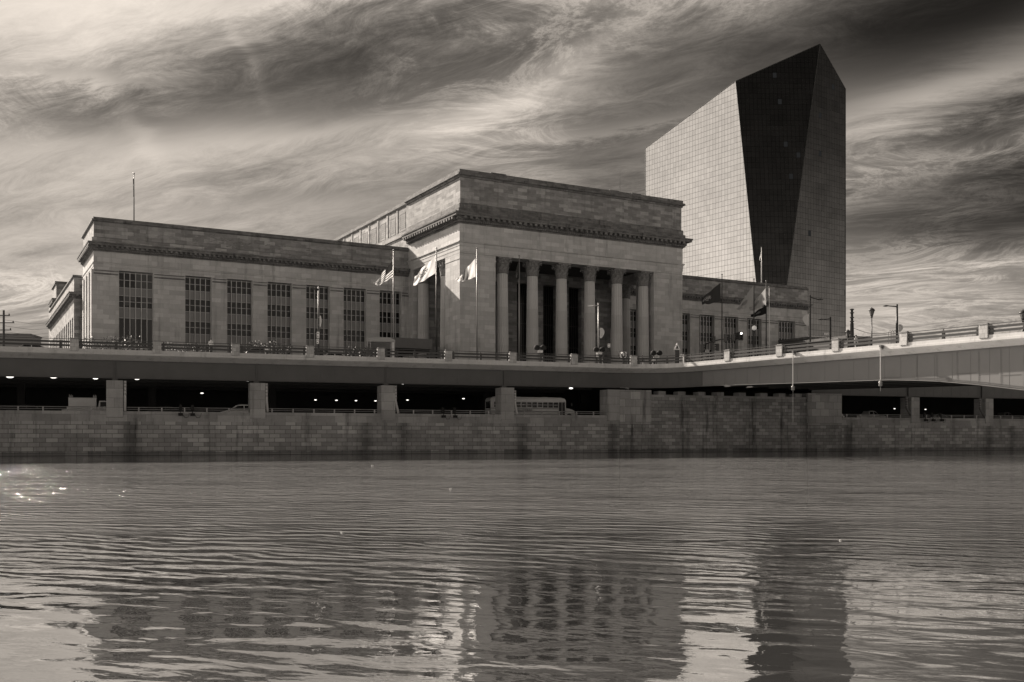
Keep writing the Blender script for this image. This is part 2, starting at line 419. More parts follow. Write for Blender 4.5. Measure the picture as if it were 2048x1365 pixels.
# ------------------------------------------------------------------ setting
mb = MB(); mb.add([(-1600, -800, 0), (1600, -800, 0), (1600, 700, 0), (-1600, 700, 0)], [(0, 1, 2, 3)])
tag(mb.build('river', 'water'), kind='structure')
c0 = K-QU*TL; c1 = K+BD*TL
curve = [c0+(K-c0)*2*t*(1-t)+(c1-c0)*t*t for t in [i/10 for i in range(11)]]
e0 = [p-BN*0 for p in curve]
inn = [q2w(-500, .9)]+[q2w(u, .9) for u in (-60, -20, 10)]+[K+QV*1.2+QU*2, q2w(60, .9), q2w(520, .9)]
pts = [(p.x, p.y, GZ) for p in inn]+[(3200, 3800, GZ), (-3600, 3800, GZ)]
mb = MB(); mb.add(pts, [tuple(range(len(pts)))]); g = mb.build('ground', 'ground'); tag(g, kind='structure')
mb = MB(); a, b_, c, d = q2w(-420, .55), q2w(420, .55), q2w(420, 44), q2w(-420, 44)
mb.add([(p.x, p.y, 4.2) for p in (a, b_, c, d)], [(0, 1, 2, 3)]); tag(mb.build('road', 'road'), kind='structure')

qloc = (Q0.x, Q0.y, 0.)
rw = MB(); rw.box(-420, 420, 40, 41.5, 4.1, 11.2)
tag(rw.build('retaining_wall', 'inner', loc=qloc, rz=QR), 'near-black wall closing the back of the underpass behind the columns', 'wall')

# ------------------------------------------------------------------ river wall
LB = (15.0, 19.6); RB = (44.4, 50.2)        # the two taller abutment blocks
def river_wall(name, u0, u1, label):
    r = empty(name, q2w((u0 if u0 > -100 else -46), 0).to_3d(), QR, label, 'river wall')
    off = (u0 if u0 > -100 else -46)
    mb = MB(); mb.box(u0-off, u1-off, 0., 1.0, -3, 3.74); mb.build('wall_face', 'quay', r)
    mb = MB(); mb.box(u0-off, u1-off, -.06, 1.1, 3.74, 4.12); mb.build('string_course', 'coping', r)
    mb = MB(); mb.box(u0-off, u1-off, .03, .55, 4.12, 4.86); mb.build('parapet', 'coping', r)
    mb = MB()
    for z, rr in ((5.08, .04), (5.3, .05)): mb.tube([(u0-off, .3, z), (u1-off, .3, z)], rr, 6)
    n = int((u1-u0)/2.4)
    for i in range(n):
        x = u0-off+(i+.5)*(u1-u0)/n; mb.box(x-.07, x+.07, .24, .36, 4.86, 5.32)
    mb.build('guard_rail', 'alu', r)
river_wall('river_wall', -420, LB[0], 'long coursed granite river wall with pale coping left of the bridge')
river_wall('river_wall', RB[1], 420, 'coursed granite river wall right of the bridge abutment')
# ladders of damp under the pipes are in the material; abutment:
ab = empty('bridge_abutment', q2w(LB[0], 0).to_3d(), QR, 'tall dark stone abutment carrying the end of the bridge', 'abutment')
w_ = RB[0]-LB[0]; lb = LB[1]-LB[0]; rb = RB[1]-LB[0]
mb = MB(); mb.box(lb, w_, .12, 6, -3, 7.35); mb.build('abutment_wall', 'abut', ab)
mb = MB(); mb.box(lb, w_, .02, 6, 7.35, 7.65); mb.build('bearing_shelf', 'coping', ab)
for x0, x1 in ((0, lb), (w_, rb)):
    mb = MB(); mb.box(x0, x1, -.12, 6, -3, 3.72); mb.build('block_base', 'abut', ab)
    mb = MB(); mb.box(x0, x1, -.16, 6.03, 3.72, 8.2); mb.build('corner_block', 'bigstone', ab)
for x in (6.5, 9.5, 12.6, 15.5, 19, 22.5, 25.5, 28.2):
    mb = MB(); mb.box(x-.55, x+.55, .4, 1.8, 7.65, 8.15); mb.build('bearing', 'pierstone', ab)

# ------------------------------------------------------------------ viaduct and bridge
FASC = [(0, 11.60), (-.45, 11.60), (-.45, 11.28), (-1.6, 11.26), (-1.6, 10.5), (-1.25, 10.5), (-.06, 10.98), (.05, 11.05), (.05, 11.27), (0, 11.3)]
FASC = FASC[::-1]
def path_pts(path, step, start):            # points and directions at equal distances along a path
    out = []; acc = 0; nxt = start
    for i in range(len(path)-1):
        a = Vector(path[i][:2]); b = Vector(path[i+1][:2]); L = (b-a).length
        while nxt <= acc+L:
            out.append((a+(b-a)*((nxt-acc)/L), (b-a).normalized())); nxt += step
        acc += L
    return out
def railing(root, path, posts_at):
    """stone posts at given distances, rails between, three steel posts per bay"""
    acc = [0]
    for i in range(len(path)-1): acc.append(acc[-1]+(Vector(path[i+1][:2])-Vector(path[i][:2])).length)
    def P(s):
        for i in range(len(path)-1):
            if s <= acc[i+1] or i == len(path)-2:
                a = Vector(path[i][:2]); b = Vector(path[i+1][:2]); t = (s-acc[i])/(acc[i+1]-acc[i]); return a+(b-a)*t, (b-a).normalized()
    for s in posts_at:
        p, d = P(s); nrm = Vector((d.y, -d.x)); c = p-nrm*.14
        mb = MB(); mb.obox(c, d, .44, .27, 11.33, 12.6); q = mb.build('parapet_post', 'post', root)
        mb = MB(); mb.obox(c, d, .50, .33, 12.6, 12.66); mb.obox(c, d, .36, .2, 12.66, 12.74); mb.build('cap', 'coping', q)
    near = [s for s in posts_at]
    tot = acc[-1]
    ends = [0]+near+[tot]
    for a, b in zip(ends[:-1], ends[1:]):
        if b-a < 1.2: continue
        L = b-a
        fr = [.08, .5, .92] if L > 4 else [.5]
        for f in fr:
            p, d = P(a+L*f); nrm = Vector((d.y, -d.x)); c = p-nrm*.2
            mb = MB(); mb.obox(c, d, .13, .1, 11.6, 12.45); mb.obox(c, d, .14, .14, 11.6, 11.66); mb.obox(c, d, .03, .03, 12.42, 12.62); mb.build('rail_post', 'rail', root)
    # rails: run in pieces of the path
    mb = MB()
    for zc, hh, th in ((11.93, .11, .05), (12.31, .11, .05), (12.62, .03, .03)):
        mb.sweep(path, [(-.2+th+.1, zc-hh), (-.2+th+.1, zc+hh), (-.2-th+.1, zc+hh), (-.2-th+.1, zc-hh)])
    mb.build('rails', 'rail', root)
def girder(root, path, zb, name='girder', o0=-1.45, mat='steel', stiff=1.7, ztop=10.5):
    mb = MB()
    zf = lambda i, k, z: z+zb[i] if k in (0, 1, 2, 3, 10, 11) else z
    pr = [(o0-.28, 0), (o0+.28, 0), (o0+.28, .06), (o0+.03, .06)]
    pr += [(o0+.03, ztop-.05), (o0+.24, ztop-.05), (o0+.24, ztop), (o0-.24, ztop), (o0-.24, ztop-.05), (o0-.03, ztop-.05), (o0-.03, .06), (o0-.28, .06)]
    mb.sweep(path, pr, zf)
    if stiff:
        acc = [0]
        for i in range(len(path)-1): acc.append(acc[-1]+(Vector(path[i+1][:2])-Vector(path[i][:2])).length)
        for i in range(len(path)-1):
            a = Vector(path[i][:2]); b = Vector(path[i+1][:2]); L = (b-a).length
            if L < .01: continue
            s = math.ceil(acc[i]/stiff)*stiff
            while s < acc[i+1]:
                t = (s-acc[i])/L; p = a+(b-a)*t; d = (b-a)/L; nrm = Vector((d.y, -d.x)); z = zb[i]*(1-t)+zb[i+1]*t
                mb.obox(p+nrm*(o0+.035), d, .014, .010, z+.07, ztop-.06); s += stiff
    return mb.build(name, mat, root)
# viaduct south of the bridge, in the quay's own frame
vd = empty('river_road_viaduct', q2w(-46.4, 0).to_3d(), QR, 'road viaduct on square stone piers running along the river wall in front of the station', 'viaduct')
off = -46.4
def qp(p): u, w = w2q(p); return (u-off, w)
vpath = [(-370., 0.), (-90., 0.)]+[(x, 0.) for x in (-40, -10, 20)]+[qp(p) for p in curve]
mb = MB(); mb.sweep(vpath, FASC); mb.build('deck_edge', 'concrete', vd)
vz = [8.5]*len(vpath); girder(vd, vpath, vz)
def PK(k): return -.6+15.25*k
for k in range(-9, 1):
    u = PK(k)-off
    mb = MB(); mb.box(u-.85, u+.85, -.12, 2.2, 4.12, 8.22); p_ = mb.build('pier', 'pierstone', vd)
    mb = MB(); mb.box(u-.28, u+.28, 1.1, 1.9, 8.22, 8.5); mb.box(u-.05, u+.05, 1.28, 1.42, 8.56, 10.45); mb.build('bearing', 'steel', p_)
u = 14.2-off
mb = MB(); mb.box(u-1.0, u+.79, -.12, 2.2, 4.12, 8.22); mb.build('pier', 'pierstone', vd)
sp = [ (u_-off)-(-370.) for u_ in [-58.85-8.45*j for j in range(20, 0, -1)]+[-50.4+8.42*j for j in range(9)] ]
sp = [s for s in sp if s > 3]
railing(vd, vpath, sp)
for w in (10., 19., 28.):                    # beams and columns within the underpass
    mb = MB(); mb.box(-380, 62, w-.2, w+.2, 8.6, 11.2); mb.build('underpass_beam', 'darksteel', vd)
mb = MB()
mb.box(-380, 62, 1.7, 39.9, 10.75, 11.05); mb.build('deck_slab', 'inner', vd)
for k in range(-5, 2):
    u = PK(k)-off+4
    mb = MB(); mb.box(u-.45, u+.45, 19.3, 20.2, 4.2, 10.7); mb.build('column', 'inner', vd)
# viaduct north of the bridge
V2 = 50.2
v2 = empty('river_road_viaduct', q2w(V2, 0).to_3d(), QR, 'road viaduct on square stone piers right of and behind the bridge', 'viaduct')
p2 = [(-4., 0.), (100., 0.), (360., 0.)]
mb = MB(); mb.sweep(p2, FASC); mb.build('deck_edge', 'concrete', v2)
girder(v2, p2, [8.05]*3, stiff=1.7)
for i, px in enumerate((1830, 1978)):
    u = qu(px)-V2; mb = MB(); mb.box(u-.75, u+.75, -.12, 2.2, 4.12, 7.9); mb.build('pier', 'pierstone', v2)
    mb = MB(); mb.box(u-.3, u+.3, 1.1, 1.9, 7.9, 8.05); mb.box(u-.09, u+.09, 1.2, 1.42, 8.11, 10.4); mb.build('bearing', 'steel', v2)
for k in range(1, 12):
    u = qu(1978)-V2+14.6*k; mb = MB(); mb.box(u-.75, u+.75, -.12, 2.2, 4.12, 7.9); mb.build('pier', 'pierstone', v2)
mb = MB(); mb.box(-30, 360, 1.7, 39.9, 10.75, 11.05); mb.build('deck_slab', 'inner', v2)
# bridge, own frame: x from the curve's end towards the near bank, y = inwards from the south face
bs0 = c1
br = empty('river_bridge', (bs0.x, bs0.y, 0), BR, 'broad steel girder bridge with pale concrete edge crossing towards the near bank', 'bridge')
def bx(px):
    t = (px-1024)/F; return (t*bs0.y-bs0.x)/(BD.x-t*BD.y)
def bzb(x):
    ks = [(bx(1400), 8.5), (bx(1440), 8.44), (bx(1588), 8.19), (bx(1760), 7.97), (bx(1850), 7.62), (bx(1950), 6.95), (bx(2048), 6.2)]
    if x <= ks[0][0]: return 8.5
    for (a, za), (b, zb_) in zip(ks[:-1], ks[1:]):
        if x <= b: t = (x-a)/(b-a); return za+(zb_-za)*t
    x1, z1 = ks[-1]; d = x-x1
    if d < 16: return max(3.6, z1-.12*d-.004*d*d)
    return 3.6 if d < 20 else min(8, 3.6+(d-20)*.16)
bpx = [0]+[i*2. for i in range(1, 46)]
bpath = [(x, 0.) for x in bpx]; bzs = [bzb(x) for x in bpx]
mb = MB(); mb.sweep([(0., 0.), (90., 0.)], FASC); mb.build('deck_edge', 'concrete', br)
girder(br, bpath, bzs, mat='bridgesteel', stiff=1.95)
# rivet rows on the deepened part of the girder
mb = MB()
x0 = bx(1815)
def rivet(x, z): mb.box(x-.03, x+.03, 1.375, 1.42, z-.03, z+.03)
for j in range(14):
    X = x0+2.25*j; z = bzb(X)+.15
    while z < 10.3: rivet(X, z); rivet(X+.12, z); z += .2
    if j > 1:
        for q in range(10):
            rivet(X+.12+.2*q, bzb(X)+.35*(8.2-bzb(X))+.6)
x = x0-4
while x < x0+30:
    rivet(x, bzb(x)+.16); rivet(x+.1, bzb(x)+.3); x += .2
mb.build('rivets', 'bridgesteel', br)
for j, y in enumerate((5.5, 9.5, 13.5, 17.5, 21.5)):
    girder(br, [(x, y) for x in bpx], [z+.05 for z in bzs], 'inner_girder', 0., 'darksteel', 0, 10.8)
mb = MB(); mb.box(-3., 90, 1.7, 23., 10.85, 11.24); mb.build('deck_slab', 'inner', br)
mb = MB(); mb.sweep([(90., 24.6), (0., 24.6)], FASC); mb.build('deck_edge', 'concrete', br)
mb = MB(); mb.box(0, 90, 1.7, 23, 11.24, 11.3); mb.build('roadway', 'road', br)
xp = bx(2048)+18
mb = MB(); mb.prism([(xp-1.6, 1.), (xp, -1.6), (xp+1.6, 1.), (xp+1.6, 23.6), (xp, 26.2), (xp-1.6, 23.6)], -3, 3.55); mb.build('river_pier', 'bigstone', br)
railing(br, [(0., 0.), (90., 0.)], [bx(p) for p in (1365, 1455, 1559, 1671.6, 1807.6, 1967.7)]+[bx(1967.7)+8.5*k for k in range(1, 7)])
# far railing of the bridge
mb = MB()
for zc, hh in ((11.93, .07), (12.29, .07), (12.62, .025)): mb.box(0, 90, 24.35, 24.45, zc-hh, zc+hh)
mb.build('rails', 'rail', br)

# ------------------------------------------------------------------ railway station
st = empty('railway_station', (S0.x, S0.y, GZ), SR, 'huge neoclassical railway station of pale limestone with a columned portico', 'station')
Z0 = -GZ                                     # parts are given in heights above the water
class SB(MB):
    def build(s, name, mat, parent=None, smooth=False, **k):
        s.v = [(x, y, z-GZ) for x, y, z in s.v]; return MB.build(s, name, mat, parent, smooth, **k)
W = 47.9; BW_ = 22.4
def ccw(poly): return poly
# --- portico piers
def pier(a0, a1, b0, b1, z1=33.5):
    mb = SB(); mb.box(a0, a1, b0, b1, GZ-.2, z1-1.0); mb.box(a0-.07, a1+.07, b0-.07, b1+.07, z1-1.0, z1-.82); mb.box(a0-.02, a1+.02, b0-.02, b1+.02, z1-.82, z1)
    return mb.build('corner_pier', 'limestone', st)
pier(0, 6.9, 0, 5.8); pier(W-6.8, W, 0, 5.8); pier(.02, 2.2, 20.4, 24.6); pier(W-2.2, W-.02, 20.4, 24.6)
# --- entablature of the portico: architrave, frieze, cornice, run as sweeps round three sides
ppath = [(0., BW_), (0., 0.), (W, 0.), (W, BW_)]
ppath_r = ppath                              # travelling this way the right-hand side faces outward? (checked below)
def out_sweep(mb, path, prof):               # path runs with the outside on its right
    return mb.sweep(path, prof)
arch = [(-2.9, 33.55), (.0, 33.55), (.0, 34.15), (.06, 34.15), (.06, 34.78), (.12, 34.78), (.12, 35.25), (.34, 35.38), (.34, 35.55), (-2.9, 35.55)]
out_sweep(mb := SB(), ppath, arch); mb.build('architrave', 'limestone', st)
fr = [(-2.9, 35.55), (.03, 35.55), (.03, 38.55), (-2.9, 38.55)]
out_sweep(mb := SB(), ppath, fr); mb.build('frieze', 'limestone', st)
def cornice(path, z, h, o, name='cornice', dent=.42, den_h=.28, back=-1.5, root=None, modil=1.0):
    """z = underside, h = height, o = how far the tip stands out; dentils and brackets are part of its mesh"""
    mb = SB()
    pr = [(back, z), (.12, z), (.12, z+.12*h), (.3*o, z+.14*h), (.3*o, z+.34*h), (.42*o, z+.38*h), (.42*o, z+.62*h), (.9*o, z+.64*h), (.9*o, z+.82*h), (o, z+.88*h), (o+.04, z+h), (back, z+h+.12)]
    out_sweep(mb, path, pr)
    for i in range(len(path)-1):
        a = Vector(path[i]); b = Vector(path[i+1]); L = (b-a).length; d = (b-a)/L; nr = Vector((d.y, -d.x))
        n = max(1, int(L/dent))
        for k in range(n):
            p = a+d*(L*(k+.5)/n)+nr*(.3*o+.07)
            mb.obox(p, d, dent*.29, .07, z+.15*h, z+.15*h+den_h)
        n = max(1, int(L/modil))
        for k in range(n):
            p = a+d*(L*(k+.5)/n)+nr*(.64*o)
            mb.obox(p, d, modil*.24, .24*o, z+.40*h, z+.63*h)
    return mb.build(name, 'cornice', root or st)
cornice(ppath, 38.55, 1.8, 1.45, dent=.40, modil=1.05)
# stepped blocking and attic storey
mb = SB(); out_sweep(mb, [(0., BW_+1.2), (0., 0.), (W, 0.), (W, BW_+1.2)], [(-3, 40.35), (.42, 40.35), (.42, 41.1), (.22, 41.2), (-3, 41.2)])
mb.build('blocking_course', 'cornice', st)
ap = [(0., BW_+1.2), (0., 0.), (W, 0.), (W, BW_+1.2)]
mb = SB(); out_sweep(mb, ap, [(-3, 41.2), (.12, 41.2), (.12, 42.0), (.0, 42.12), (-3, 42.12)]); mb.build('attic_plinth', 'cornice', st)
mb = SB(); out_sweep(mb, ap, [(-3, 42.12), (-.15, 42.12), (-.15, 46.5), (-3, 46.5)]); mb.build('attic_wall', 'attic', st)
mb = SB(); out_sweep(mb, ap, [(-3, 46.5), (.05, 46.5), (.1, 46.78), (.42, 46.9), (.42, 47.25), (.1, 47.35), (.1, 47.85), (-3, 47.9)]); mb.build('attic_coping', 'cornice', st)
mb = SB(); mb.box(1, W-1, 1, BW_+2, 47.4, 47.7); mb.box(2.9, W-2.9, 2.9, 20.9, 35.2, 35.5); mb.build('portico_roof', 'roofing', st)
for k in (0, 1, 2):
    mb = SB(); mb.box(6+k*.01, 9, -.05, .9, 47.9, 48.02) if k == 0 else mb.box(26+k*5, 28+k*5, .0, .9, 47.9, 48.0); mb.build('roof_slab', 'cornice', st)
# --- portico back wall with tall windows
BWIN = [(10.7, 13.8), (16.8, 19.9), (22.85, 26.0), (28.95, 32.1), (35.05, 38.2)]
mb = SB(); xs = [2.2]
for a, b in BWIN: xs += [a, b]
xs.append(W-2.2)
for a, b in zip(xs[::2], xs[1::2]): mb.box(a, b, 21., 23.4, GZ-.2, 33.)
mb.box(2.2, W-2.2, 21., 23.4, 33., 46.4); mb.build('portico_wall', 'attic', st)  # the darker stone here stands in for the portico's deep shade
for a, b in BWIN:
    mb = SB(); mb.box(a, b, 22.5, 22.6, GZ, 33); w = mb.build('tall_window', 'glassdark', st)
    mb = SB(); n = 6
    for k in range(n+1): x = a+(b-a)*k/n; mb.box(max(a, x-.05), min(b, x+.05), 22.34, 22.5, GZ, 33)
    for z in (16, 20.5, 25, 29): mb.box(a, b, 22.38, 22.5, z, z+.14)
    mb.build('mullions', 'darksteel', w)
# --- columns
def shaft_mesh(r, h):
    mb = SB(); nf = 18; N = nf*4; rings = []
    prof = [(0, 1.0), (.3, .995), (.6, .95), (1., .86)]
    for f, s in prof:
        ring = []
        for k in range(N):
            an = 2*math.pi*k/N; q = k % 4
            rr = r*s*(1 if q == 0 else (.94 if q in (1, 3) else .89)); ring.append((rr*math.cos(an), rr*math.sin(an), GZ+f*h))
        rings += ring
    fs = [(i*N+k, i*N+(k+1) % N, (i+1)*N+(k+1) % N, (i+1)*N+k) for i in range(len(prof)-1) for k in range(N)]
    mb.add(rings, fs); return mb
def capital_mesh(r, z, h):
    mb = SB()
    mb.lathe((0, 0, z), [(r*.95, 0), (r*1.02, .04*h), (r*1.02, .09*h), (r*.9, .11*h), (r*.92, .5*h), (r*1.0, .75*h), (r*1.25, .9*h), (r*1.2, .91*h)], 24)
    def leaf(an, z0, hh, w, rr, curl):
        c, s = math.cos(an), math.sin(an); pts = []
        for j, (dr, f, wf) in enumerate([(0.03, 0, .75), (.05, .4, 1.), (.13, .75, .95), (.13+curl*.6, .98, .7), (.13+curl, .9, .35), (.10+curl, .78, .15)]):
            for sgn in (-1, 0, 1):
                R_ = rr+dr+(.05 if sgn == 0 else 0); pts.append((R_*c-sgn*w*wf*s, R_*s+sgn*w*wf*c, z0+hh*f))
        fs = []
        for j in range(5):
            for q in (0, 1): fs.append((j*3+q, j*3+q+1, j*3+q+4, j*3+q+3))
        mb.add(pts, fs)
    for k in range(8): leaf(2*math.pi*k/8, z+.09*h, .34*h, r*.30, r*.92, .18)
    for k in range(8): leaf(2*math.pi*(k+.5)/8, z+.25*h, .42*h, r*.30, r*.94, .24)
    for k in range(4):                       # corner volutes
        an = math.pi/4+k*math.pi/2; c, s = math.cos(an), math.sin(an)
        pts = [(r*.95*c, r*.95*s, z+.5*h), (r*1.15*c, r*1.15*s, z+.74*h), (r*1.45*c, r*1.45*s, z+.86*h), (r*1.6*c, r*1.6*s, z+.80*h), (r*1.55*c, r*1.55*s, z+.70*h), (r*1.42*c, r*1.42*s, z+.72*h)]
        mb.tube(pts, [.1, .12, .15, .15, .12, .07], 6)
    for k in range(4):
        an = k*math.pi/2; c, s = math.cos(an), math.sin(an); leaf(an, z+.6*h, .32*h, r*.14, r*1.05, .12); 
    a = r*1.45; m_ = r*1.15; ab_ = []
    for k in range(4):
        an = math.pi/4+k*math.pi/2
        ab_.append((a*1.15*math.cos(an-.07), a*1.15*math.sin(an-.07))); ab_.append((a*1.15*math.cos(an+.07), a*1.15*math.sin(an+.07)))
        an2 = an+math.pi/4; ab_.append((m_*math.cos(an2), m_*math.sin(an2)))
    mb.prism(ab_, z+.91*h, z+1.0*h)
    return mb
COLH = 33.55-GZ; RC = 1.13; CH = 2.75
def column(a, b, proto=[None]):
    if proto[0] is None:
        o = shaft_mesh(RC, COLH-CH).build('column', 'shaft', st, True)
        me = o.data
        c = capital_mesh(RC*.96, 33.55-CH, CH-.01).build('capital', 'carved', o)
        bmb = SB(); bmb.lathe((0, 0, GZ), [(1.5, 0), (1.5, .25), (1.35, .3), (1.42, .5), (1.25, .6), (1.3, .75), (1.14, .85)], 24); bmb.build('base', 'limestone', o)
        proto[0] = o
    else:
        o = proto[0].copy(); col.objects.link(o); o.parent = st
        for ch in proto[0].children: c = ch.copy(); col.objects.link(c); c.parent = o
    o.location = (a, b, 0)
for k in range(6): column(9.04+6.12*k, 1.5)
for a, b in ((1.5, 8.7), (1.5, 18.8), (W-1.5, 8.7), (W-1.5, 17.)): column(a, b)
# --- concourse hall behind the portico
hall = [(.5, 95.), (.5, BW_+1.2)]
mb = SB(); mb.box(.6, W-.6, BW_+1.2, 95, 37., 46.6); mb.build('hall_wall', 'attic', st)
mb = SB(); mb.sweep([(.6, 95.), (.6, BW_+1.25)], [(-2, 46.6), (.1, 46.6), (.35, 46.9), (.35, 47.2), (.05, 47.3), (.05, 47.7), (-2, 47.7)])
mb.sweep([(W-.6, BW_+1.25), (W-.6, 95.)], [(-2, 46.6), (.1, 46.6), (.35, 46.9), (.35, 47.2), (.05, 47.3), (.05, 47.7), (-2, 47.7)]); mb.build('hall_coping', 'cornice', st)
mb = SB(); mb.box(1.2, W-1.2, BW_+1.3, 95, 46.6, 47.3); mb.build('hall_roof', 'roofing', st)
mb = SB(); mb.box(.28, .6, BW_+1.25, 95, 40.9, 41.6); mb.box(.4, .6, BW_+1.25, 95, 41.6, 41.9)
for k in range(14):
    b = 23.75+5.22*k; mb.box(.47, .6, b, b+.75, 41.9, 46.6)
mb.build('hall_pilasters', 'attic', st)
for k in range(13):
    b = 23.75+5.22*k+.75+1.0; b1 = b+2.45
    mb = SB()
    for y0, y1, z0, z1 in ((b-.22, b1+.22, 45.4, 45.62), (b-.22, b1+.22, 42.1, 42.32), (b-.22, b, 42.32, 45.4), (b1, b1+.22, 42.32, 45.4)): mb.box(.535, .6, y0, y1, z0, z1)
    w = mb.build('attic_window', 'attic', st)
    mb = SB(); mb.box(.585, .598, b, b1, 42.32, 45.4); mb.build('pane', 'metal_spandrel', w)
    mb = SB()
    for q in range(1, 6): y = b+(b1-b)*q/6; mb.box(.56, .584, y-.06, y+.06, 42.32, 45.4)
    for q in range(1, 8): z = 42.32+3.08*q/8; mb.box(.545, .559, b, b1, z-.06, z+.06)
    mb.build('lattice', 'coping', w)
# west portico block
mb = SB(); mb.box(-.5, W+.5, 95, 118, GZ, 47.9); mb.build('west_block', 'attic', st)

# --- wings
def wing_window(a, b, B, big, light):
    dep = 1.0
    w = SB().box(a, b, B+dep, B+dep+.1, GZ, 29.55).build('window', 'metal_spandrel', st)
    bands = [(27.15, 29.4), (23.55, 25.75), (19.75, 21.95), (15.4, 18.1)] if not big else [(26.9, 29.4), (23.6, 25.6), (GZ+.5, 21.9)]
    n = 5 if not big else 6
    gl = SB(); 
    for z0, z1 in bands: gl.box(a+.12, b-.12, B+dep-.05, B+dep, z0, z1)
    gl.build('glass', 'glassdark', w)
    bl = SB()
    for z0, z1 in bands:
        for k in range(n):
            if random.random() < light:
                x0 = a+(b-a)*k/n+.07; x1 = a+(b-a)*(k+1)/n-.07; f = random.choice((.35, .5, .5, .8, 1))
                bl.box(x0, x1, B+dep-.058, B+dep-.052, z1-(z1-z0)*f, z1-.02)
    if len(bl.v) > 24: bl.build('blinds', 'blind', w)
    mu = SB()
    for k in range(n+1):
        x = a+(b-a)*k/n; mu.box(max(a, x-.06), min(b, x+.06), B+dep-.28, B+dep-.06, GZ, 29.5)
    for z0, z1 in bands:
        for z in (z0, (z0+z1)/2, z1-.05): mu.box(a, b, B+dep-.12, B+dep-.062, z, z+.07)
    mu.build('mullions', 'mullion', w)
LW = [(-51.7, -46.3)]+[(-41.1+7.05*k, -36.7+7.05*k) for k in range(6)]
def mirror(x): return W-x
RWN = [(mirror(b), mirror(a)) for a, b in LW][::-1]
def wing(side):
    B = BW_
    if side < 0: a0, a1, wins = -55.6, -.01, LW
    else: a0, a1, wins = W+.01, W+55.6, RWN
    xs = [a0]
    for a, b in wins: xs += [a, b]
    xs.append(a1)
    mb = SB()
    for a, b in zip(xs[::2], xs[1::2]): mb.box(a, b, B, B+1.3, GZ-.2, 29.6)
    mb.box(a0, a0+1.3, B+1.3, 39.) if False else None
    mb.build('facade_pier_wall', 'limestone', st)
    for a, b in zip(xs[::2], xs[1::2]):
        mb = SB()
        if b-a > 1.2: mb.box(a+(0 if a == a0 else .12), b-(.12 if b != a1 else 0), B-.07, B-.001, 28.75, 29.0); mb.box(a+.12, b-.12, B-.05, B-.001, 29.3, 29.45); mb.build('pilaster_cap', 'cornice', st)
    for i, (a, b) in enumerate(wins): wing_window(a, b, B, b-a > 5, (.14 if side < 0 else .1) if i < len(wins)-1 else .03)
    back = 39.
    path = [(a1, B), (a0, B), (a0, back), (a1, back)] if side < 0 else [(a0, back), (a1, back), (a1, B), (a0, B)]
    # outside must lie to the right of travel
    path = path[::-1]
    ent = [(-1.3, 29.6), (.02, 29.6), (.02, 30.0), (.07, 30.0), (.07, 30.45), (.18, 30.55), (.18, 30.68), (.02, 30.75), (.02, 32.5), (-1.3, 32.5)]
    mb = SB(); mb.sweep(path, ent); mb.build('wing_entablature', 'limestone', st)
    cornice(path, 32.5, 1.45, .95, 'wing_cornice', dent=.36, den_h=.2, back=-1.4, modil=.78)
    mb = SB(); mb.sweep(path, [(-1.4, 34.07), (.3, 34.0), (.3, 34.7), (.0, 34.85), (-.02, 37.35), (-1.4, 37.35)]); mb.build('wing_attic', 'attic', st)
    mb = SB(); mb.sweep(path, [(-1.4, 37.35), (.08, 37.35), (.3, 37.5), (.3, 37.75), (.06, 37.85), (.06, 38.1), (-1.4, 38.1)]); mb.build('wing_coping', 'cornice', st)
    mb = SB(); mb.box(a0+.5, a1-.3 if side < 0 else a1-.5, B+.6, back-.5, 37., 37.4); mb.build('wing_roof', 'roofing', st)
    # side and rear walls of the wing
    mb = SB(); sa0 = a0 if side < 0 else a1-1.3
    mb.box(sa0, sa0+1.3, B+1.3, back, GZ-.2, 29.6); mb.box(a0+1.3, a1-1.3, back-1, back-.01, GZ-.2, 29.6); mb.build('end_wall', 'limestone', st)
    mb = SB(); e = a0 if side < 0 else a1
    for b in (B+.0, B+4.2, B+8.4, B+12.6):
        mb.box(e-.35, e, b+.02, b+1.6, GZ, 29.55) if side < 0 else mb.box(e, e+.35, b+.02, b+1.6, GZ, 29.55)
    mb.build('end_pilasters', 'limestone', st)
wing(-1); wing(1)
# carved figures in low relief along the left wing's attic
mb = SB()
for k in range(70):
    x = -40+random.random()*24; z = 35.1+random.random()*1.7; l = .25+random.random()*.9
    an = random.uniform(-.7, .7)
    mb.tube([(x, BW_-.02, z), (x+l*math.cos(an), BW_-.04, z+l*math.sin(an)*.7)], [.05, .09], 5)
mb.build('relief_carving', 'attic', st)
# lower south range and the pavilion behind it
mb = SB(); mb.box(-57., -20, 40, 98, 26.7+.0, 31.0-.5); mb.box(-56.2, -20, 40.3, 98, GZ-.2, 23.6); mb.build('south_range', 'attic', st)
mb = SB(); mb.box(-57., -20, 40, 98, 23.6, 26.7); mb.build('range_frieze', 'attic', st)
rp = [(-57., 98.), (-57., 40.), (-20., 40.)]
cornice(rp, 26.75, 1.1, .9, 'range_cornice', dent=.5, den_h=.2, modil=1.)
mb = SB(); mb.sweep(rp, [(-1.4, 30.5), (.0, 30.5), (.25, 30.7), (.25, 30.95), (-1.4, 31.0)]); mb.build('range_coping', 'cornice', st)
mb = SB()
for k in range(15):
    b = 40.05+4.0*k; mb.box(-57., -56.2, b, b+1.7, GZ-.2, 23.6)
mb.build('range_pilasters', 'attic', st)
mb = SB(); mb.box(-55.6, -15, 98, 109, GZ-.2, 34.); mb.box(-55.6, -15, 98.01, 109, 34., 37.4); mb.build('west_pavilion', 'attic', st)
wp = [(-15., 109.), (-55.6, 109.), (-55.6, 98.), (-15., 98.)]
cornice(wp, 32.4, 1.5, 1.0, 'pavilion_cornice', dent=.6, modil=1.2)
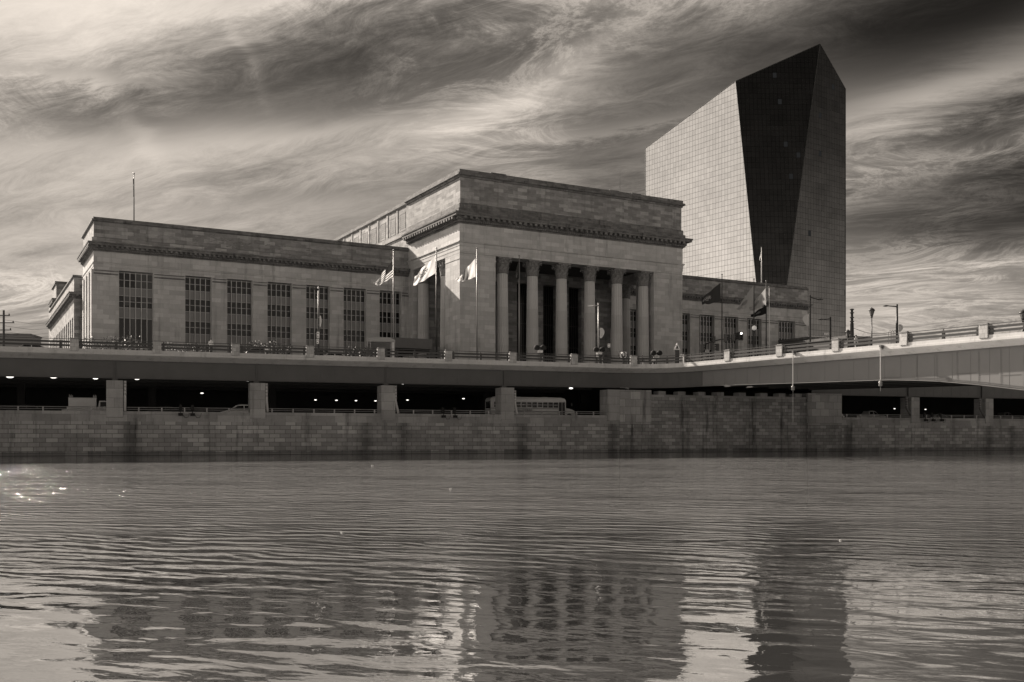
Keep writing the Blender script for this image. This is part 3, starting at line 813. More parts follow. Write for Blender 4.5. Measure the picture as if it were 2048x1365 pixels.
mb = SB(); mb.sweep(wp, [(-1.4, 37.4), (.3, 37.4), (.3, 37.9), (-1.4, 38.1)]); mb.build('pavilion_coping', 'cornice', st)
mb = SB(); mb.box(-54, -16, 99, 108, 37.4, 37.6); mb.build('pavilion_roof', 'roofing', st)
mb = SB(); mb.box(-56.0, -50, 110.2, 115.5, GZ-.2, 35); mb.build('west_annex', 'attic', st)
# canopy at the south entrance
mb = SB(); mb.box(-11, -4.2, 2, 15, 17.0, 18.7); c_ = mb.build('entrance_canopy', 'canvas', st)
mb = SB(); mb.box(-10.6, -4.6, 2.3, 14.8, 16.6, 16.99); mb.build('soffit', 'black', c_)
mb = SB()
for a in (-10.4, -4.8):
    for b in (2.6, 8.5, 14.2): mb.box(a-.15, a+.15, b-.15, b+.15, GZ, 16.6)
mb.build('canopy_posts', 'pole', c_)

# ------------------------------------------------------------------ glass tower
tw_base = Vector((90.5, 350.)); tu = Vector((.820, .572)); tv = Vector((-.572, .820))
tr = empty('office_tower', (tw_base.x, tw_base.y, GZ), 0, 'tall faceted mirror glass office tower behind the station', 'tower')
def T3(v2, z): return (v2.x-tw_base.x, v2.y-tw_base.y, z-GZ)
Lc = tw_base+tv*63.9; Ac = tw_base+tv*15.7; Pc = tw_base+tu*27.7; Rc = tw_base+tu*42.6; Bc = Rc+tv*63.9
zL, zA, zP, zR, zB = 118.8, 131.8, 146.6, 133., 112.
def facet(name, pts, mat, uv_o, uv_d):
    me = bpy.data.meshes.new(name); me.from_pydata([Vector(p) for p in pts], [], [tuple(range(len(pts)))]); me.update()
    uvl = me.uv_layers.new(name='UVMap'); d = Vector((uv_d.x, uv_d.y, 0)).normalized()
    for li in me.polygons[0].loop_indices:
        co = me.vertices[me.loops[li].vertex_index].co; uvl.data[li].uv = (co.dot(d), co.z)
    me.materials.append(M[mat]); o = bpy.data.objects.new(name, me); col.objects.link(o); o.parent = tr; return o
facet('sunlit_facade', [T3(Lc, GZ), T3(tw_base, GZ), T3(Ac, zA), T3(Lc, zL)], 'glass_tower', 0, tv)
facet('leaning_facade', [T3(tw_base, GZ), T3(Pc, zP), T3(Ac, zA)], 'glass_tower_shade', 0, Pc-Ac)
facet('river_facade', [T3(tw_base, GZ), T3(Rc, GZ), T3(Rc, zR), T3(Pc, zP)], 'glass_tower_shade', 0, tu)
facet('north_facade', [T3(Rc, GZ), T3(Bc, GZ), T3(Bc, zB), T3(Rc, zR)], 'glass_tower_shade', 0, tv)
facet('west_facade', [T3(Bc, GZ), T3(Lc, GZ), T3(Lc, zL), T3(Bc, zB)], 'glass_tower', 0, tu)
mb = MB(); mb.add([T3(Lc, zL), T3(Ac, zA), T3(Pc, zP), T3(Rc, zR), T3(Bc, zB)], [(0, 1, 2), (0, 2, 4), (2, 3, 4)]); mb.build('roof', 'roofing', tr)
mb = MB()
for a, b in ((T3(tw_base, GZ), T3(Ac, zA)), (T3(tw_base, GZ), T3(Pc, zP)), (T3(Rc, GZ), T3(Rc, zR)), (T3(Lc, GZ), T3(Lc, zL)), (T3(Lc, zL), T3(Ac, zA)), (T3(Ac, zA), T3(Pc, zP)), (T3(Pc, zP), T3(Rc, zR))): mb.tube([a, b], .14, 5)
mb.build('edge_trim', 'darksteel', tr)

# ------------------------------------------------------------------ helpers for the smaller things
def text_mesh(body, size, name, mat, parent, loc, rot):
    cu = bpy.data.curves.new(name, 'FONT'); cu.body = body; cu.size = size; cu.extrude = .004; cu.align_x = 'LEFT'; cu.space_character = 1.1; cu.offset = size*.012
    tmp = bpy.data.objects.new(name, cu); col.objects.link(tmp)
    bpy.context.view_layer.update()
    me = bpy.data.meshes.new_from_object(tmp.evaluated_get(bpy.context.evaluated_depsgraph_get()))
    bpy.data.objects.remove(tmp)
    me.materials.clear(); me.materials.append(M[mat])
    o = bpy.data.objects.new(name, me); col.objects.link(o); o.parent = parent; o.location = loc; o.rotation_euler = rot
    return o

# flags: corners given as photo pixels (hoist top, hoist bottom, fly bottom, fly top)
def flag_mat(name, kind):
    m, t, bs = new_mat(name)
    tc = t.node('ShaderNodeTexCoord'); sp = t.node('ShaderNodeSeparateXYZ'); t.l.new(tc.outputs['UV'], sp.inputs[0])
    u, v = V(t, sp.outputs[0]), V(t, sp.outputs[1])
    def disc(cx, cy, r, asp=1.): 
        a = (u-cx)*asp; b = v-cy
        return t.sm(t.m('SQRT', a*a+b*b), r+.03, r-.03)
    if kind == 'stripes':
        st_ = t.m('GREATER_THAN', t.m('SINE', v*40.84), 0.)
        can = t.m('LESS_THAN', u, .42)*t.m('GREATER_THAN', v, .46)
        c = t.mix(can, t.mix(st_, .85, .12), .03)
    elif kind == 'seal':
        n = t.noise(t.xyz(u, v, 0.), 16., 3)
        c = t.mix(disc(.55, .55, .26, 1.2)*t.m('GREATER_THAN', n, .5), .88, .05)
    elif kind == 'bands':
        c = t.mix(t.m('GREATER_THAN', t.m('ABSOLUTE', u-.55), .14), .2, .85)
    elif kind == 'dark':
        n = t.noise(t.xyz(u, v, 0.), 9., 3)
        c = t.mix(disc(.72, .5, .2, .9)*t.m('GREATER_THAN', n, .46), .055, .4)
    elif kind == 'grey':
        c = t.mix(disc(.55, .5, .18), .42, .25)
    else:
        c = t.mix(disc(.5, .5, .16), .012, .12)
    setcol(t, bs, c); bs.inputs['Roughness'].default_value = .8
    # thin cloth lets some light through
    tr_ = t.node('ShaderNodeBsdfTranslucent'); cc = t.node('ShaderNodeCombineColor')
    for i in range(3): t.put(cc.inputs[i], c)
    t.l.new(cc.outputs[0], tr_.inputs[0])
    mx = t.node('ShaderNodeMixShader'); mx.inputs[0].default_value = .45
    t.l.new(bs.outputs[0], mx.inputs[1]); t.l.new(tr_.outputs[0], mx.inputs[2]); t.l.new(mx.outputs[0], t.n['Material Output'].inputs[0])
    return m
FM = {k: flag_mat('flag '+k, k) for k in ('stripes', 'seal', 'bands', 'dark', 'grey', 'black')}
def flag(ht, hb, fb, ft, D, kind, label, seed=0, sag=.12, rip=.35):
    def W3(p): return Vector(((p[0]-1024)/F*D, D, zat(p[1], D)))
    HT, HB, FB, FT = map(W3, (ht, hb, fb, ft)); o = HT.copy(); vs = []; uv = []; fs = []
    nu, nv = 26, 12; rnd = random.Random(seed); ph = rnd.random()*6
    for i in range(nu+1):
        for j in range(nv+1):
            u = i/nu; v = j/nv
            a = HT.lerp(FT, u); b = HB.lerp(FB, u); p = a.lerp(b, v)
            L = (FT-HT).length
            bow = math.sin(math.pi*min(1, u))*sag*L
            p = p+Vector((.25*bow*(1-v)-bow*.3*v, 0, .30*bow*(1-2*v)))
            p.y += rip*u*math.sin(u*9+v*3.2+ph)+rip*.5*u*math.sin(u*17-v*5+ph*2)
            p.z += .12*u*math.sin(u*13+ph)
            vs.append(p-o); uv.append((u, 1-v))
    for i in range(nu):
        for j in range(nv):
            k = i*(nv+1)+j; fs.append((k, k+1, k+nv+2, k+nv+1))
    me = bpy.data.meshes.new('flag'); me.from_pydata(vs, [], fs); me.update()
    l = me.uv_layers.new(name='UVMap')
    for lp in me.loops: l.data[lp.index].uv = uv[lp.vertex_index]
    for p in me.polygons: p.use_smooth = True
    me.materials.append(FM[kind])
    ob = bpy.data.objects.new('flag', me); col.objects.link(ob); ob.location = o
    return tag(ob, label, 'flag', 'flags flying in front of the station')
def flagpole(px, ytop, D, label, z0=GZ, r=.14, mat='alu', group='flagpoles in front of the station', boxes=False):
    p = at(px, D, z0); h = zat(ytop, D)-z0
    r_ = empty('flagpole', p, 0, label, 'flagpole', group)
    mb = MB(); mb.tube([(0, 0, 0), (0, 0, h*.55), (0, 0, h-.25)], [r, r*.85, r*.5], 10); mb.build('pole', mat, r_, True)
    mb = MB(); mb.lathe((0, 0, h-.3), [(.02, 0), (.12, .07), (.16, .15), (.12, .24), (.02, .3)], 10); mb.build('finial', 'alu', r_, True)
    mb = MB(); mb.lathe((0, 0, 0), [(r*2.4, 0), (r*2.4, .2), (r*1.4, .45), (r*1.1, .5)], 12); mb.build('base', 'alu', r_)
    if boxes:
        mb = MB()
        for sx in (-1, 1): mb.box(sx*.42-.1, sx*.42+.1, -.15, .15, 2.6, 3.2)
        mb.box(-.42, .42, -.04, .04, 2.85, 2.93); mb.build('floodlights', 'pole', r_)
    return r_
flagpole(787, 499, 153.4, 'pale flagpole with the stars and stripes, first from the left')
flagpole(873, 495, 157, 'dark flagpole flying the white flag with a dark seal', mat='pole', r=.17)
flagpole(954, 495, 160.4, 'pale flagpole before the corner pier of the portico', boxes=True)
flagpole(1038.5, 510, 164, 'pale flagpole between the first and second portico columns', boxes=True)
flagpole(1444, 548, 185, 'dark flagpole flying the dark flag before the right wing', mat='pole')
flagpole(1508, 557, 188.8, 'dark flagpole flying the light grey flag, left of the close pair', mat='pole')
flagpole(1532.5, 561, 190.4, 'dark flagpole carrying two flags one above the other', mat='pole')
flagpole(1538.5, 573, 189, 'slim white flagpole without a flag, rightmost of the row', mat='white', r=.1)
flag((786, 520), (786, 556), (755, 573), (746, 569), 153.2, 'stripes', 'stars and stripes flag blowing left before the left wing', 1)
flag((870.5, 513), (870.5, 547), (827, 572), (829, 553), 156.8, 'seal', 'large white flag with a dark seal near the portico side', 2, .18)
flag((951, 517), (951, 554), (917, 566), (911, 562), 160.2, 'bands', 'white flag with a darker middle band before the corner pier', 3, .05, .5)
flag((1038, 519), (1038, 556), (1034, 563), (1029, 551), 163.8, 'dark', 'limp dark flag hanging against the portico columns', 4, .05, .4)
flag((1441, 566), (1441, 603), (1405, 609), (1403, 598), 184.8, 'dark', 'dark flag with a pale emblem before the right wing cornice', 5)
flag((1507, 571), (1507, 612), (1476, 620), (1474, 617), 188.6, 'grey', 'light grey flag left of the flag pair', 6)
flag((1531, 577), (1531, 609), (1501, 623), (1497, 617), 190.2, 'grey', 'light grey flag with a darker disc flying above the black flag', 7)
flag((1532, 611), (1532, 628), (1502, 635), (1500, 632), 190.2, 'black', 'black flag flying lowest on the pole of two flags', 8)
r1 = s2w(sa(268, 30), 30)
flagpole(268, 346, r1.y, 'tall thin flagpole on the roof of the left wing', 37.4, .1, 'pole', 'flagpoles on the station roof')
flag((268.5, 352), (268.5, 392), (266.5, 394), (266, 360), r1.y-.2, 'dark', 'limp dark flag on the roof pole of the left wing', 9, .02, .1)
r2 = s2w(sa(1523, 32), 32)
flagpole(1523, 494, r2.y, 'white flagpole on the roof of the right wing before the dark glass', 37.4, .13, 'white', 'flagpoles on the station roof')
flag((1523, 502), (1523, 512), (1519, 521), (1520, 512), r2.y-.2, 'bands', 'small white flag flying above the right wing roof', 10, .05, .15)
flagpole(172, 521, 178, 'short flagpole on the lower south range of the station', 31, .06, 'alu', 'flagpoles on the station roof')
flag((172, 524), (172, 533), (166, 540), (168, 531), 177.9, 'dark', 'tattered little flag at the left end of the station', 11, .05, .3)
r3 = s2w(sa(1240, 60), 60)
mb = MB(); h = zat(341, r3.y)-47.2
mb.tube([(0, 0, 0), (0, 0, h*.6), (0, 0, h)], [.07, .05, .02], 6)
for k in range(5): mb.tube([(-.25, 0, h*(.3+.13*k)), (.25, 0, h*(.3+.13*k))], .02, 4)
o = mb.build('antenna', 'pole', loc=at(1240, r3.y, 47.2)); tag(o, 'thin aerial mast on the concourse roof left of the tower', 'antenna')

# ------------------------------------------------------------------ street furniture on the upper road
def lamp_post(px, ytop, D, arm, label, mat='pole', drop=.0, banner=None, r=.11, zb=GZ):
    p = at(px, D, zb); h = zat(ytop, D)-zb
    q = empty('street_lamp', p, 0, label, 'street lamp', 'tall street lamps along the upper road')
    mb = MB(); mb.tube([(0, 0, 0), (0, 0, h*.5), (0, 0, h)], [r*1.3, r, r*.7], 10); mb.lathe((0, 0, 0), [(r*2.4, 0), (r*2.4, .25), (r*1.5, .5), (r*1.3, .55)], 10); mb.build('pole', mat, q, True)
    s_ = 1 if arm > 0 else -1; z1 = h-.35
    mb = MB(); mb.tube([(0, 0, z1), (arm*.5, 0, z1+drop*.5), (arm, 0, z1+drop)], [.09, .08, .07], 8); mb.build('arm', mat, q, True)
    mb = MB(); x = arm; l = .75*s_
    mb.xprism([(x, z1+drop+.07), (x+l*.5, z1+drop+.12), (x+l, z1+drop+.02), (x+l, z1+drop-.05), (x+l*.4, z1+drop-.1), (x, z1+drop-.05)] if s_ > 0 else [(x, z1+drop-.05), (x+l*.4, z1+drop-.1), (x+l, z1+drop-.05), (x+l, z1+drop+.02), (x+l*.5, z1+drop+.12), (x, z1+drop+.07)], -.16, .16)
    mb.build('lamp_head', 'white' if mat == 'alu' else mat, q)
    return q
lamp_post(637, 573, 131, -.15, 'street lamp with short arm before the left wing windows', 'pole', .0)
lamp_post(1197, 606, 138, -.75, 'pale street lamp with left pointing arm before the portico', 'alu', -.08)
lamp_post(1620.5, 590, 150, 1.15, 'tall dark street lamp with right pointing arm at the end of the right wing', 'pole', -.35)
lamp_post(1661, 634, 165, -1.2, 'dark street lamp with left pointing arm in front of the glass tower', 'pole', -.1, r=.16)
lamp_post(1794, 609, 148, -1.3, 'dark street lamp with left pointing arm standing against open sky', 'pole', .1, r=.2)
def sail(px, y0, y1, D, wpx, label, flip=1):
    """curved fabric banner bracketed to a lamp post"""
    h = (y1-y0)*D/F; w = wpx*D/F; z1 = zat(y0, D)
    mb = MB(); n = 10; pts = []
    out = [(0, 0)]
    for i in range(n+1):
        t_ = i/n; out.append((w*math.sin(math.pi*(.12+.76*t_))**.8*(1-.35*t_), -h*t_))
    vs = []; 
    for x, z in out[1:]:
        vs += [(.12*flip, -.03, z), (flip*(.12+x), -.03+.18*x, z), (flip*(.12+x), .03+.18*x, z), (.12*flip, .03, z)]
    fs = []
    for i in range(n):
        for k in range(4): fs.append((i*4+k, i*4+(k+1) % 4, (i+1)*4+(k+1) % 4, (i+1)*4+k))
    fs += [(3, 2, 1, 0), (n*4, n*4+1, n*4+2, n*4+3)]
    mb.add(vs, fs)
    for z in (-.15*h, -.8*h): mb.tube([(-.02, 0, z), (flip*.5*w, 0, z)], .03, 5)
    o = mb.build('banner', 'offwhite', loc=(at(px, D).x, D, z1)); return tag(o, label, 'banner', 'curved fabric banners on lamp posts')
sail(637.5, 632, 655, 130.8, 4.5, 'narrow white banner on the lamp post before the left wing')
sail(1198, 656, 677, 137.8, 11, 'white curved banner on the pale lamp post before the portico')
sail(1619, 629, 652, 149.8, 13, 'pale curved banner on the post at the right end of the station', -1)
sail(1796, 649, 664, 147.8, 11, 'grey curved banner on the lamp post against open sky')
def lantern(px, ytop, D, label, s=1., globe=False, zb=GZ):
    p = at(px, D, zb); h = zat(ytop, D)-zb
    q = empty('lantern_post', p, 0, label, 'lantern', 'old style lantern posts')
    mb = MB(); mb.tube([(0, 0, .3), (0, 0, h-1.2*s)], [.09*s, .055*s], 10); mb.lathe((0, 0, 0), [(.26, 0), (.26, .2), (.16, .35), (.19, .6), (.1, .8), (.1, 1.)], 12); mb.build('post', 'pole', q, True)
    if globe:
        mb = MB(); mb.lathe((0, 0, h-.75*s), [(.08*s, 0), (.3*s, .15*s), (.36*s, .36*s), (.26*s, .6*s), (.05*s, .72*s)], 14); mb.build('globe', 'globe', q, True)
        mb = MB(); mb.lathe((0, 0, h-1.2*s), [(.06*s, 0), (.12*s, .2*s), (.2*s, .46*s)], 12); mb.build('lamp_holder', 'pole', q)
    else:
        mb = MB(); mb.lathe((0, 0, h-1.2*s), [(.07*s, 0), (.16*s, .12*s), (.1*s, .2*s), (.2*s, .3*s)], 12); mb.build('lamp_holder', 'pole', q)
        mb = MB(); mb.lathe((0, 0, h-.9*s), [(.18*s, 0), (.33*s, .5*s), (.31*s, .55*s)], 8); mb.build('glass_bowl', 'blind', q)
        mb = MB(); mb.lathe((0, 0, h-.38*s), [(.37*s, 0), (.36*s, .06*s), (.2*s, .24*s), (.06*s, .3*s), (.03*s, .4*s)], 12); mb.build('cap', 'pole', q, True)
    return q
lantern(1743.5, 615, 113, 'tall dark lantern post on the bridge against open sky')
lantern(1696, 659, 132, 'small lantern at the tower foot left of the tapered mast')
lantern(2046, 619, 94, 'dark lantern post on the bridge cut by the right picture edge')
lantern(1508.5, 651, 142, 'lantern post with a bright round globe before the right wing', 1., True)
def twin(px, yt, D, label):
    p = at(px, D, GZ); h = zat(yt, D)-GZ
    q = empty('twin_round_lamp', p, 0, label, 'lamp', 'round twin lamps behind the railing')
    mb = MB(); mb.tube([(0, 0, 0), (0, 0, h-.8)], .07, 8); mb.tube([(-.45, 0, h-.55), (0, 0, h-.8), (.45, 0, h-.55)], .05, 6); mb.build('post', 'pole', q)
    for sx in (-1, 1):
        mb = MB(); mb.lathe((sx*.42, 0, h-.62), [(.05, -.1), (.34, 0), (.42, .22), (.3, .5), (.05, .62)], 12); mb.build('shade', 'black', q, True)
    mb = MB(); mb.box(-.3, .38, -.2, .2, h-1.05, h-.72); mb.build('control_box', 'offwhite', q)
twin(1080, 690, 131, 'dark twin round lamp before the second portico column')
twin(1198.5, 694, 136.5, 'dark twin round lamp behind the pale lamp post before the portico')
twin(1313, 701, 137, 'dark twin round lamp before the right corner pier')
# street clock
D = 136; p = at(1246, D, GZ); h = zat(702, D)-GZ
ck = empty('street_clock', p, 0, 'four sided street clock with two white dials before the fifth column', 'clock')
mb = MB(); mb.tube([(0, 0, 0), (0, 0, h-.9)], .1, 10); mb.lathe((0, 0, h-.25), [(.3, 0), (.12, .2), (.03, .3)], 10); mb.build('post', 'pole', ck)
for an in (-.62, .62, 2.5, -2.5):
    n_ = Vector((math.sin(an), -math.cos(an))); c = n_*.36
    t_ = Vector((n_.y, -n_.x, 0)); vs = []; N_ = 20
    for dd, rr in ((-.2, .5), (.03, .5), (.03, .42)):
        for k in range(N_): a = 2*math.pi*k/N_; vs.append((c.x+n_.x*dd+t_.x*math.cos(a)*rr, c.y+n_.y*dd+t_.y*math.cos(a)*rr, h-.55+math.sin(a)*rr))
    mb = MB(); mb.add(vs, [(i*N_+k, i*N_+(k+1) % N_, (i+1)*N_+(k+1) % N_, (i+1)*N_+k) for i in range(2) for k in range(N_)]+[tuple(range(N_))]); cs = mb.build('case', 'pole', ck)
    mb = MB(); vs = [(c.x+n_.x*.02+t_.x*math.cos(2*math.pi*k/N_)*.42, c.y+n_.y*.02+t_.y*math.cos(2*math.pi*k/N_)*.42, h-.55+math.sin(2*math.pi*k/N_)*.42) for k in range(N_)]
    mb.add(vs, [tuple(range(N_))]); dl = mb.build('dial', 'white', ck)
    mb = MB(); e = c+n_*.035
    for l, a in ((.2, 2.), (.3, .6)): mb.tube([(e.x, e.y, h-.55), (e.x+t_.x*math.cos(a)*l, e.y+t_.y*math.cos(a)*l, h-.55+math.sin(a)*l)], .025, 4)
    mb.build('hands', 'pole', dl)
# signs
def sign(px, y0, y1, wpx, D, label, name='street_sign', mat='white', dy=0):
    z1, z0 = zat(y0, D), zat(y1, D); w = wpx*D/F/2
    q = empty(name, at(px, D, GZ), 0, label, 'sign')
    mb = MB(); mb.box(-w, w, -.03, .03, z0-GZ, z1-GZ); mb.build('panel', mat, q)
    mb = MB(); mb.tube([(0, .07, 0), (0, .07, z1-GZ+.1)], .04, 6); mb.build('post', 'pole', q)
    mb = MB(); n = max(2, int((z1-z0)/.35))
    for k in range(n):
        z = z0-GZ+(k+.5)*(z1-z0)/n; mb.box(-w*.6, w*(.3+.3*random.random()), -.042, -.032, z-.06, z+.05)
    mb.build('lettering_bars', 'pole', q)
    return q
sign(1194.5, 697, 709, 5, 137, 'narrow white sign on the pale lamp post before the portico')
sign(1195.5, 710, 717, 5.5, 136.6, 'small tilted white sign just above the railing before the portico')
sign(636, 664, 676, 5, 130.6, 'upper of two mottled white signs on the post before the left wing')
sign(635.5, 678, 688, 4.5, 130.6, 'lower of two mottled white signs on the post before the left wing')
q = sign(1218, 688, 695, 4.5, 134, 'small square white box sign on a thin rod before the portico')
mb = MB(); mb.tube([(.22, .1, 0), (.22, .1, zat(658, 134)-GZ)], .025, 5); mb.build('rod', 'pole', q)
# gabled little kiosk sign by the curve
D = 129.5; q = empty('gabled_sign', at(1354, D, GZ), 0, 'small gabled post sign at the bend of the railing', 'sign')
mb = MB(); mb.xprism([(-.42, 2.1), (.42, 2.1), (.0, 2.95)], -.12, .12); mb.build('gable', 'white', q)
mb = MB(); mb.xprism([(-.2, 2.2), (.2, 2.2), (.0, 2.65)], -.14, -.125); mb.build('triangle_mark', 'pole', q)
mb = MB(); mb.box(-.28, .28, -.1, .1, .0, 2.05); mb.build('board', 'pole', q)
# traffic signals
def signal(px, y0, y1, D, facing, label, lit=False):
    h = (y1-y0)*D/F; z1 = zat(y0, D); w = h*.2
    q = empty('traffic_signal', (at(px, D).x, D, z1-h), 0, label, 'traffic light', 'traffic lights at the station crossing')
    mb = MB(); mb.box(-w, w, -w*.8, w*.8, 0, h); mb.build('housing', 'pole' if (lit or facing < 0) else 'blind', q)
    if lit: mb = MB(); mb.box(-w*1.6, w*1.6, w*.8, w*.9, -.08, h+.08); mb.build('backplate', 'pole', q)
    for k in range(3):
        zc = h*(k+.5)/3; d = Vector((0, -1)) if lit else Vector((facing, 0))
        mb = MB(); r_ = w*.72; N_ = 12
        for dd in (w*.8, w*1.6): pass
        e = Vector((0, 0))+d*(w if not lit else w*.8)
        tt = Vector((d.y, -d.x)); vs = []
        for dd in (0, w*.9):
            for i in range(7): a = math.pi*i/6; vs.append((e.x+d.x*dd+tt.x*math.cos(a)*r_, e.y+d.y*dd+tt.y*math.cos(a)*r_, zc+math.sin(a)*r_))
        vs2 = [(x*1.0, y, z+.03) for x, y, z in vs]
        mb.add(vs+vs2, [(i, i+1, i+8, i+7) for i in range(6)]+[(14+i, 14+i+7, 14+i+8, 14+i+1) for i in range(6)]); mb.build('visor', 'pole', q)
        if lit or facing: 
            mb = MB(); vs = [(e.x+d.x*.02+tt.x*math.cos(2*math.pi*i/N_)*r_*.9, e.y+d.y*.02+tt.y*math.cos(2*math.pi*i/N_)*r_*.9, zc+math.sin(2*math.pi*i/N_)*r_*.9) for i in range(N_)]
            mb.add(vs, [tuple(range(N_))]); mb.build('lens', 'siglamp' if (lit and k == 2) else 'black', q)
    return q
SD = 142
signal(1404, 689, 705, SD, 1, 'traffic light left of the signal mast, just above the railing')
signal(1435, 688, 702, SD, -1, 'traffic light right of the signal mast, just above the railing')
signal(1428, 673, 686, SD, -1, 'traffic light at the start of the signal arm')
signal(1450.5, 669, 684, SD, 1, 'traffic light hanging at the middle of the signal arm')
signal(1467, 669, 682.5, SD, 1, 'traffic light third along the signal arm')
signal(1473.5, 666, 679, SD+1, -1, 'traffic light fourth along the signal arm, close behind the third')
signal(1482, 665, 680, SD, 0, 'traffic light with its bright top lens lit at the arm end', True)
q = empty('signal_mast', at(1411.5, SD, GZ), 0, 'signal mast with a long rising arm holding traffic lights', 'mast')
X = lambda px: (px-1411.5)/F*SD
Zs = lambda y: zat(y, SD)-GZ
mb = MB(); mb.tube([(0, .2, 0), (0, .2, Zs(686))], [.17, .13], 10); mb.build('mast', 'pole', q, True)
mb = MB(); mb.tube([(0, .2, Zs(688)), (X(1425), .2, Zs(683)), (X(1442), .2, Zs(679)), (X(1484), .2, Zs(675))], [.12, .1, .08, .05], 8); mb.build('arm', 'pole', q, True)
sign(1414, 700, 705, 6, SD-.5, 'small pale plate on the signal mast')
# shelter
D = 133; q = empty('bus_shelter', at(762, D, GZ), R(8), 'open bus shelter with a pale curved roof before the left wing', 'shelter')
hw = 28*D/F; hz = zat(680, D)-GZ
mb = MB(); mb.xprism([(-hw, hz-.35), (hw, hz-.35), (hw, hz-.12), (hw*.6, hz+.22), (-hw*.6, hz+.22), (-hw, hz-.12)], -1., 1.); mb.build('roof', 'alu', q)
mb = MB()
for x in (-hw+.1, -hw*.75, hw*.72, hw-.1):
    for y in (-.9, .9): mb.box(x-.05, x+.05, y-.05, y+.05, 0, hz-.35)
mb.box(-hw+.1, hw-.1, .85, .9, .9, 1.); mb.build('frame', 'alu', q)
mb = MB(); mb.box(hw*.78, hw-.14, -.85, -.8, 0, hz-.4); mb.build('poster_panel', 'white', q)
# shrubs behind the railing
def shrub(px, D, w, h, n, label, mats=('leaf',), seed=0, spiky=False):
    rnd = random.Random(seed); q = empty('shrub', at(px, D, GZ), 0, label, 'shrub', 'shrubs planted behind the railing')
    mb = MB()
    for k in range(5): a = rnd.random()*6.28; mb.tube([(0, 0, 0), (math.cos(a)*w*.2, math.sin(a)*w*.2, h*.4), (math.cos(a)*w*.35, math.sin(a)*w*.3, h*.75)], [.04, .03, .015], 5)
    mb.build('stems', 'bark', q)
    for mi, mt in enumerate(mats):
        mb = MB()
        for k in range(n//len(mats)):
            for _ in range(8):
                x, y, z = rnd.uniform(-1, 1), rnd.uniform(-1, 1), rnd.random()
                lump = .75+.35*math.sin(x*5+seed)*math.cos(z*4+seed)
                if x*x+y*y+(z*1.3-.5)**2 < lump: break
            c = Vector((x*w/2, y*.8, .15+z*h)); l = rnd.uniform(.10, .2)*(1.8 if spiky else 1)
            d = Vector((rnd.gauss(0, 1), rnd.gauss(0, 1), rnd.gauss(.5, .7))).normalized(); e = d.cross(Vector((rnd.gauss(0, 1), rnd.gauss(0, 1), rnd.gauss(0, 1)))).normalized()*l*(.2 if spiky else .4)
            mb.add([c, c+d*l*.5+e, c+d*l, c+d*l*.5-e], [(0, 1, 2, 3)])
        mb.build('foliage', mt, q)
sh = [(188, 115, 4.2, 2.1, 'leafy shrub right of the leftmost stone posts', 1), (225, 116, 3.6, 2.3, 'shrub before the left edge of the end window', 1), (262, 117, 4., 2.5, 'shrub with sunlit leaves before the big end window', 1), (345, 118, 4.5, 1.9, 'low shrub right of the second stone post', 1),
      (385, 119, 3.6, 1.8, 'low shrub before the second tall window', 1), (512, 123, 4.2, 2.5, 'dark spiky shrub under the fourth tall window', 0), (553, 124, 4.5, 2.5, 'dark spiky shrub right of the fourth tall window', 0), (708, 129, 3.5, 2.2, 'dark shrub left of the bus shelter', 0), (732, 130, 2.6, 2.3, 'dark shrub touching the bus shelter', 0)]
for i, (px, D, w, h, lab, lt) in enumerate(sh): shrub(px, D, w, h, 700, lab, ('leaf', 'leafsunlit') if lt else ('leaf',), i, not lt)

# ------------------------------------------------------------------ vehicles (x forward, built at the origin)
def wheel(root, x, y, r=.33, w=.22):
    sy = 1 if y > 0 else -1
    def ring(mb, prof, n=20):
        vs = [(x+rr*math.cos(2*math.pi*k/n), y+yy, r+rr*math.sin(2*math.pi*k/n)) for rr, yy in prof for k in range(n)]; m = len(prof)
        mb.add(vs, [(i*n+k, i*n+(k+1) % n, (i+1)*n+(k+1) % n, (i+1)*n+k) for i in range(m-1) for k in range(n)]+[tuple(range(n-1, -1, -1)), tuple(range((m-1)*n, m*n))]); return mb
    wh = ring(MB(), [(r*.6, -w/2), (r*.96, -w/2), (r, -w*.3), (r, w*.3), (r*.96, w/2), (r*.6, w/2)]).build('wheel', 'tyre', root)
    ring(MB(), [(r*.55, -w/2-.01), (r*.6, -w/2-.005), (r*.6, w/2+.005), (r*.55, w/2+.01)]).build('rim', 'alu', wh)
def shell(outline, wf, n=1):
    """closed body from a side outline of (x, z); wf(x, z) gives the half width there"""
    mb = MB(); N = len(outline)
    vs = [(x, -wf(x, z), z) for x, z in outline]+[(x, wf(x, z), z) for x, z in outline]
    mb.add(vs, [tuple(range(N)), tuple(range(2*N-1, N-1, -1))]+[(i, N+i, N+(i+1) % N, (i+1) % N) for i in range(N)]); return mb
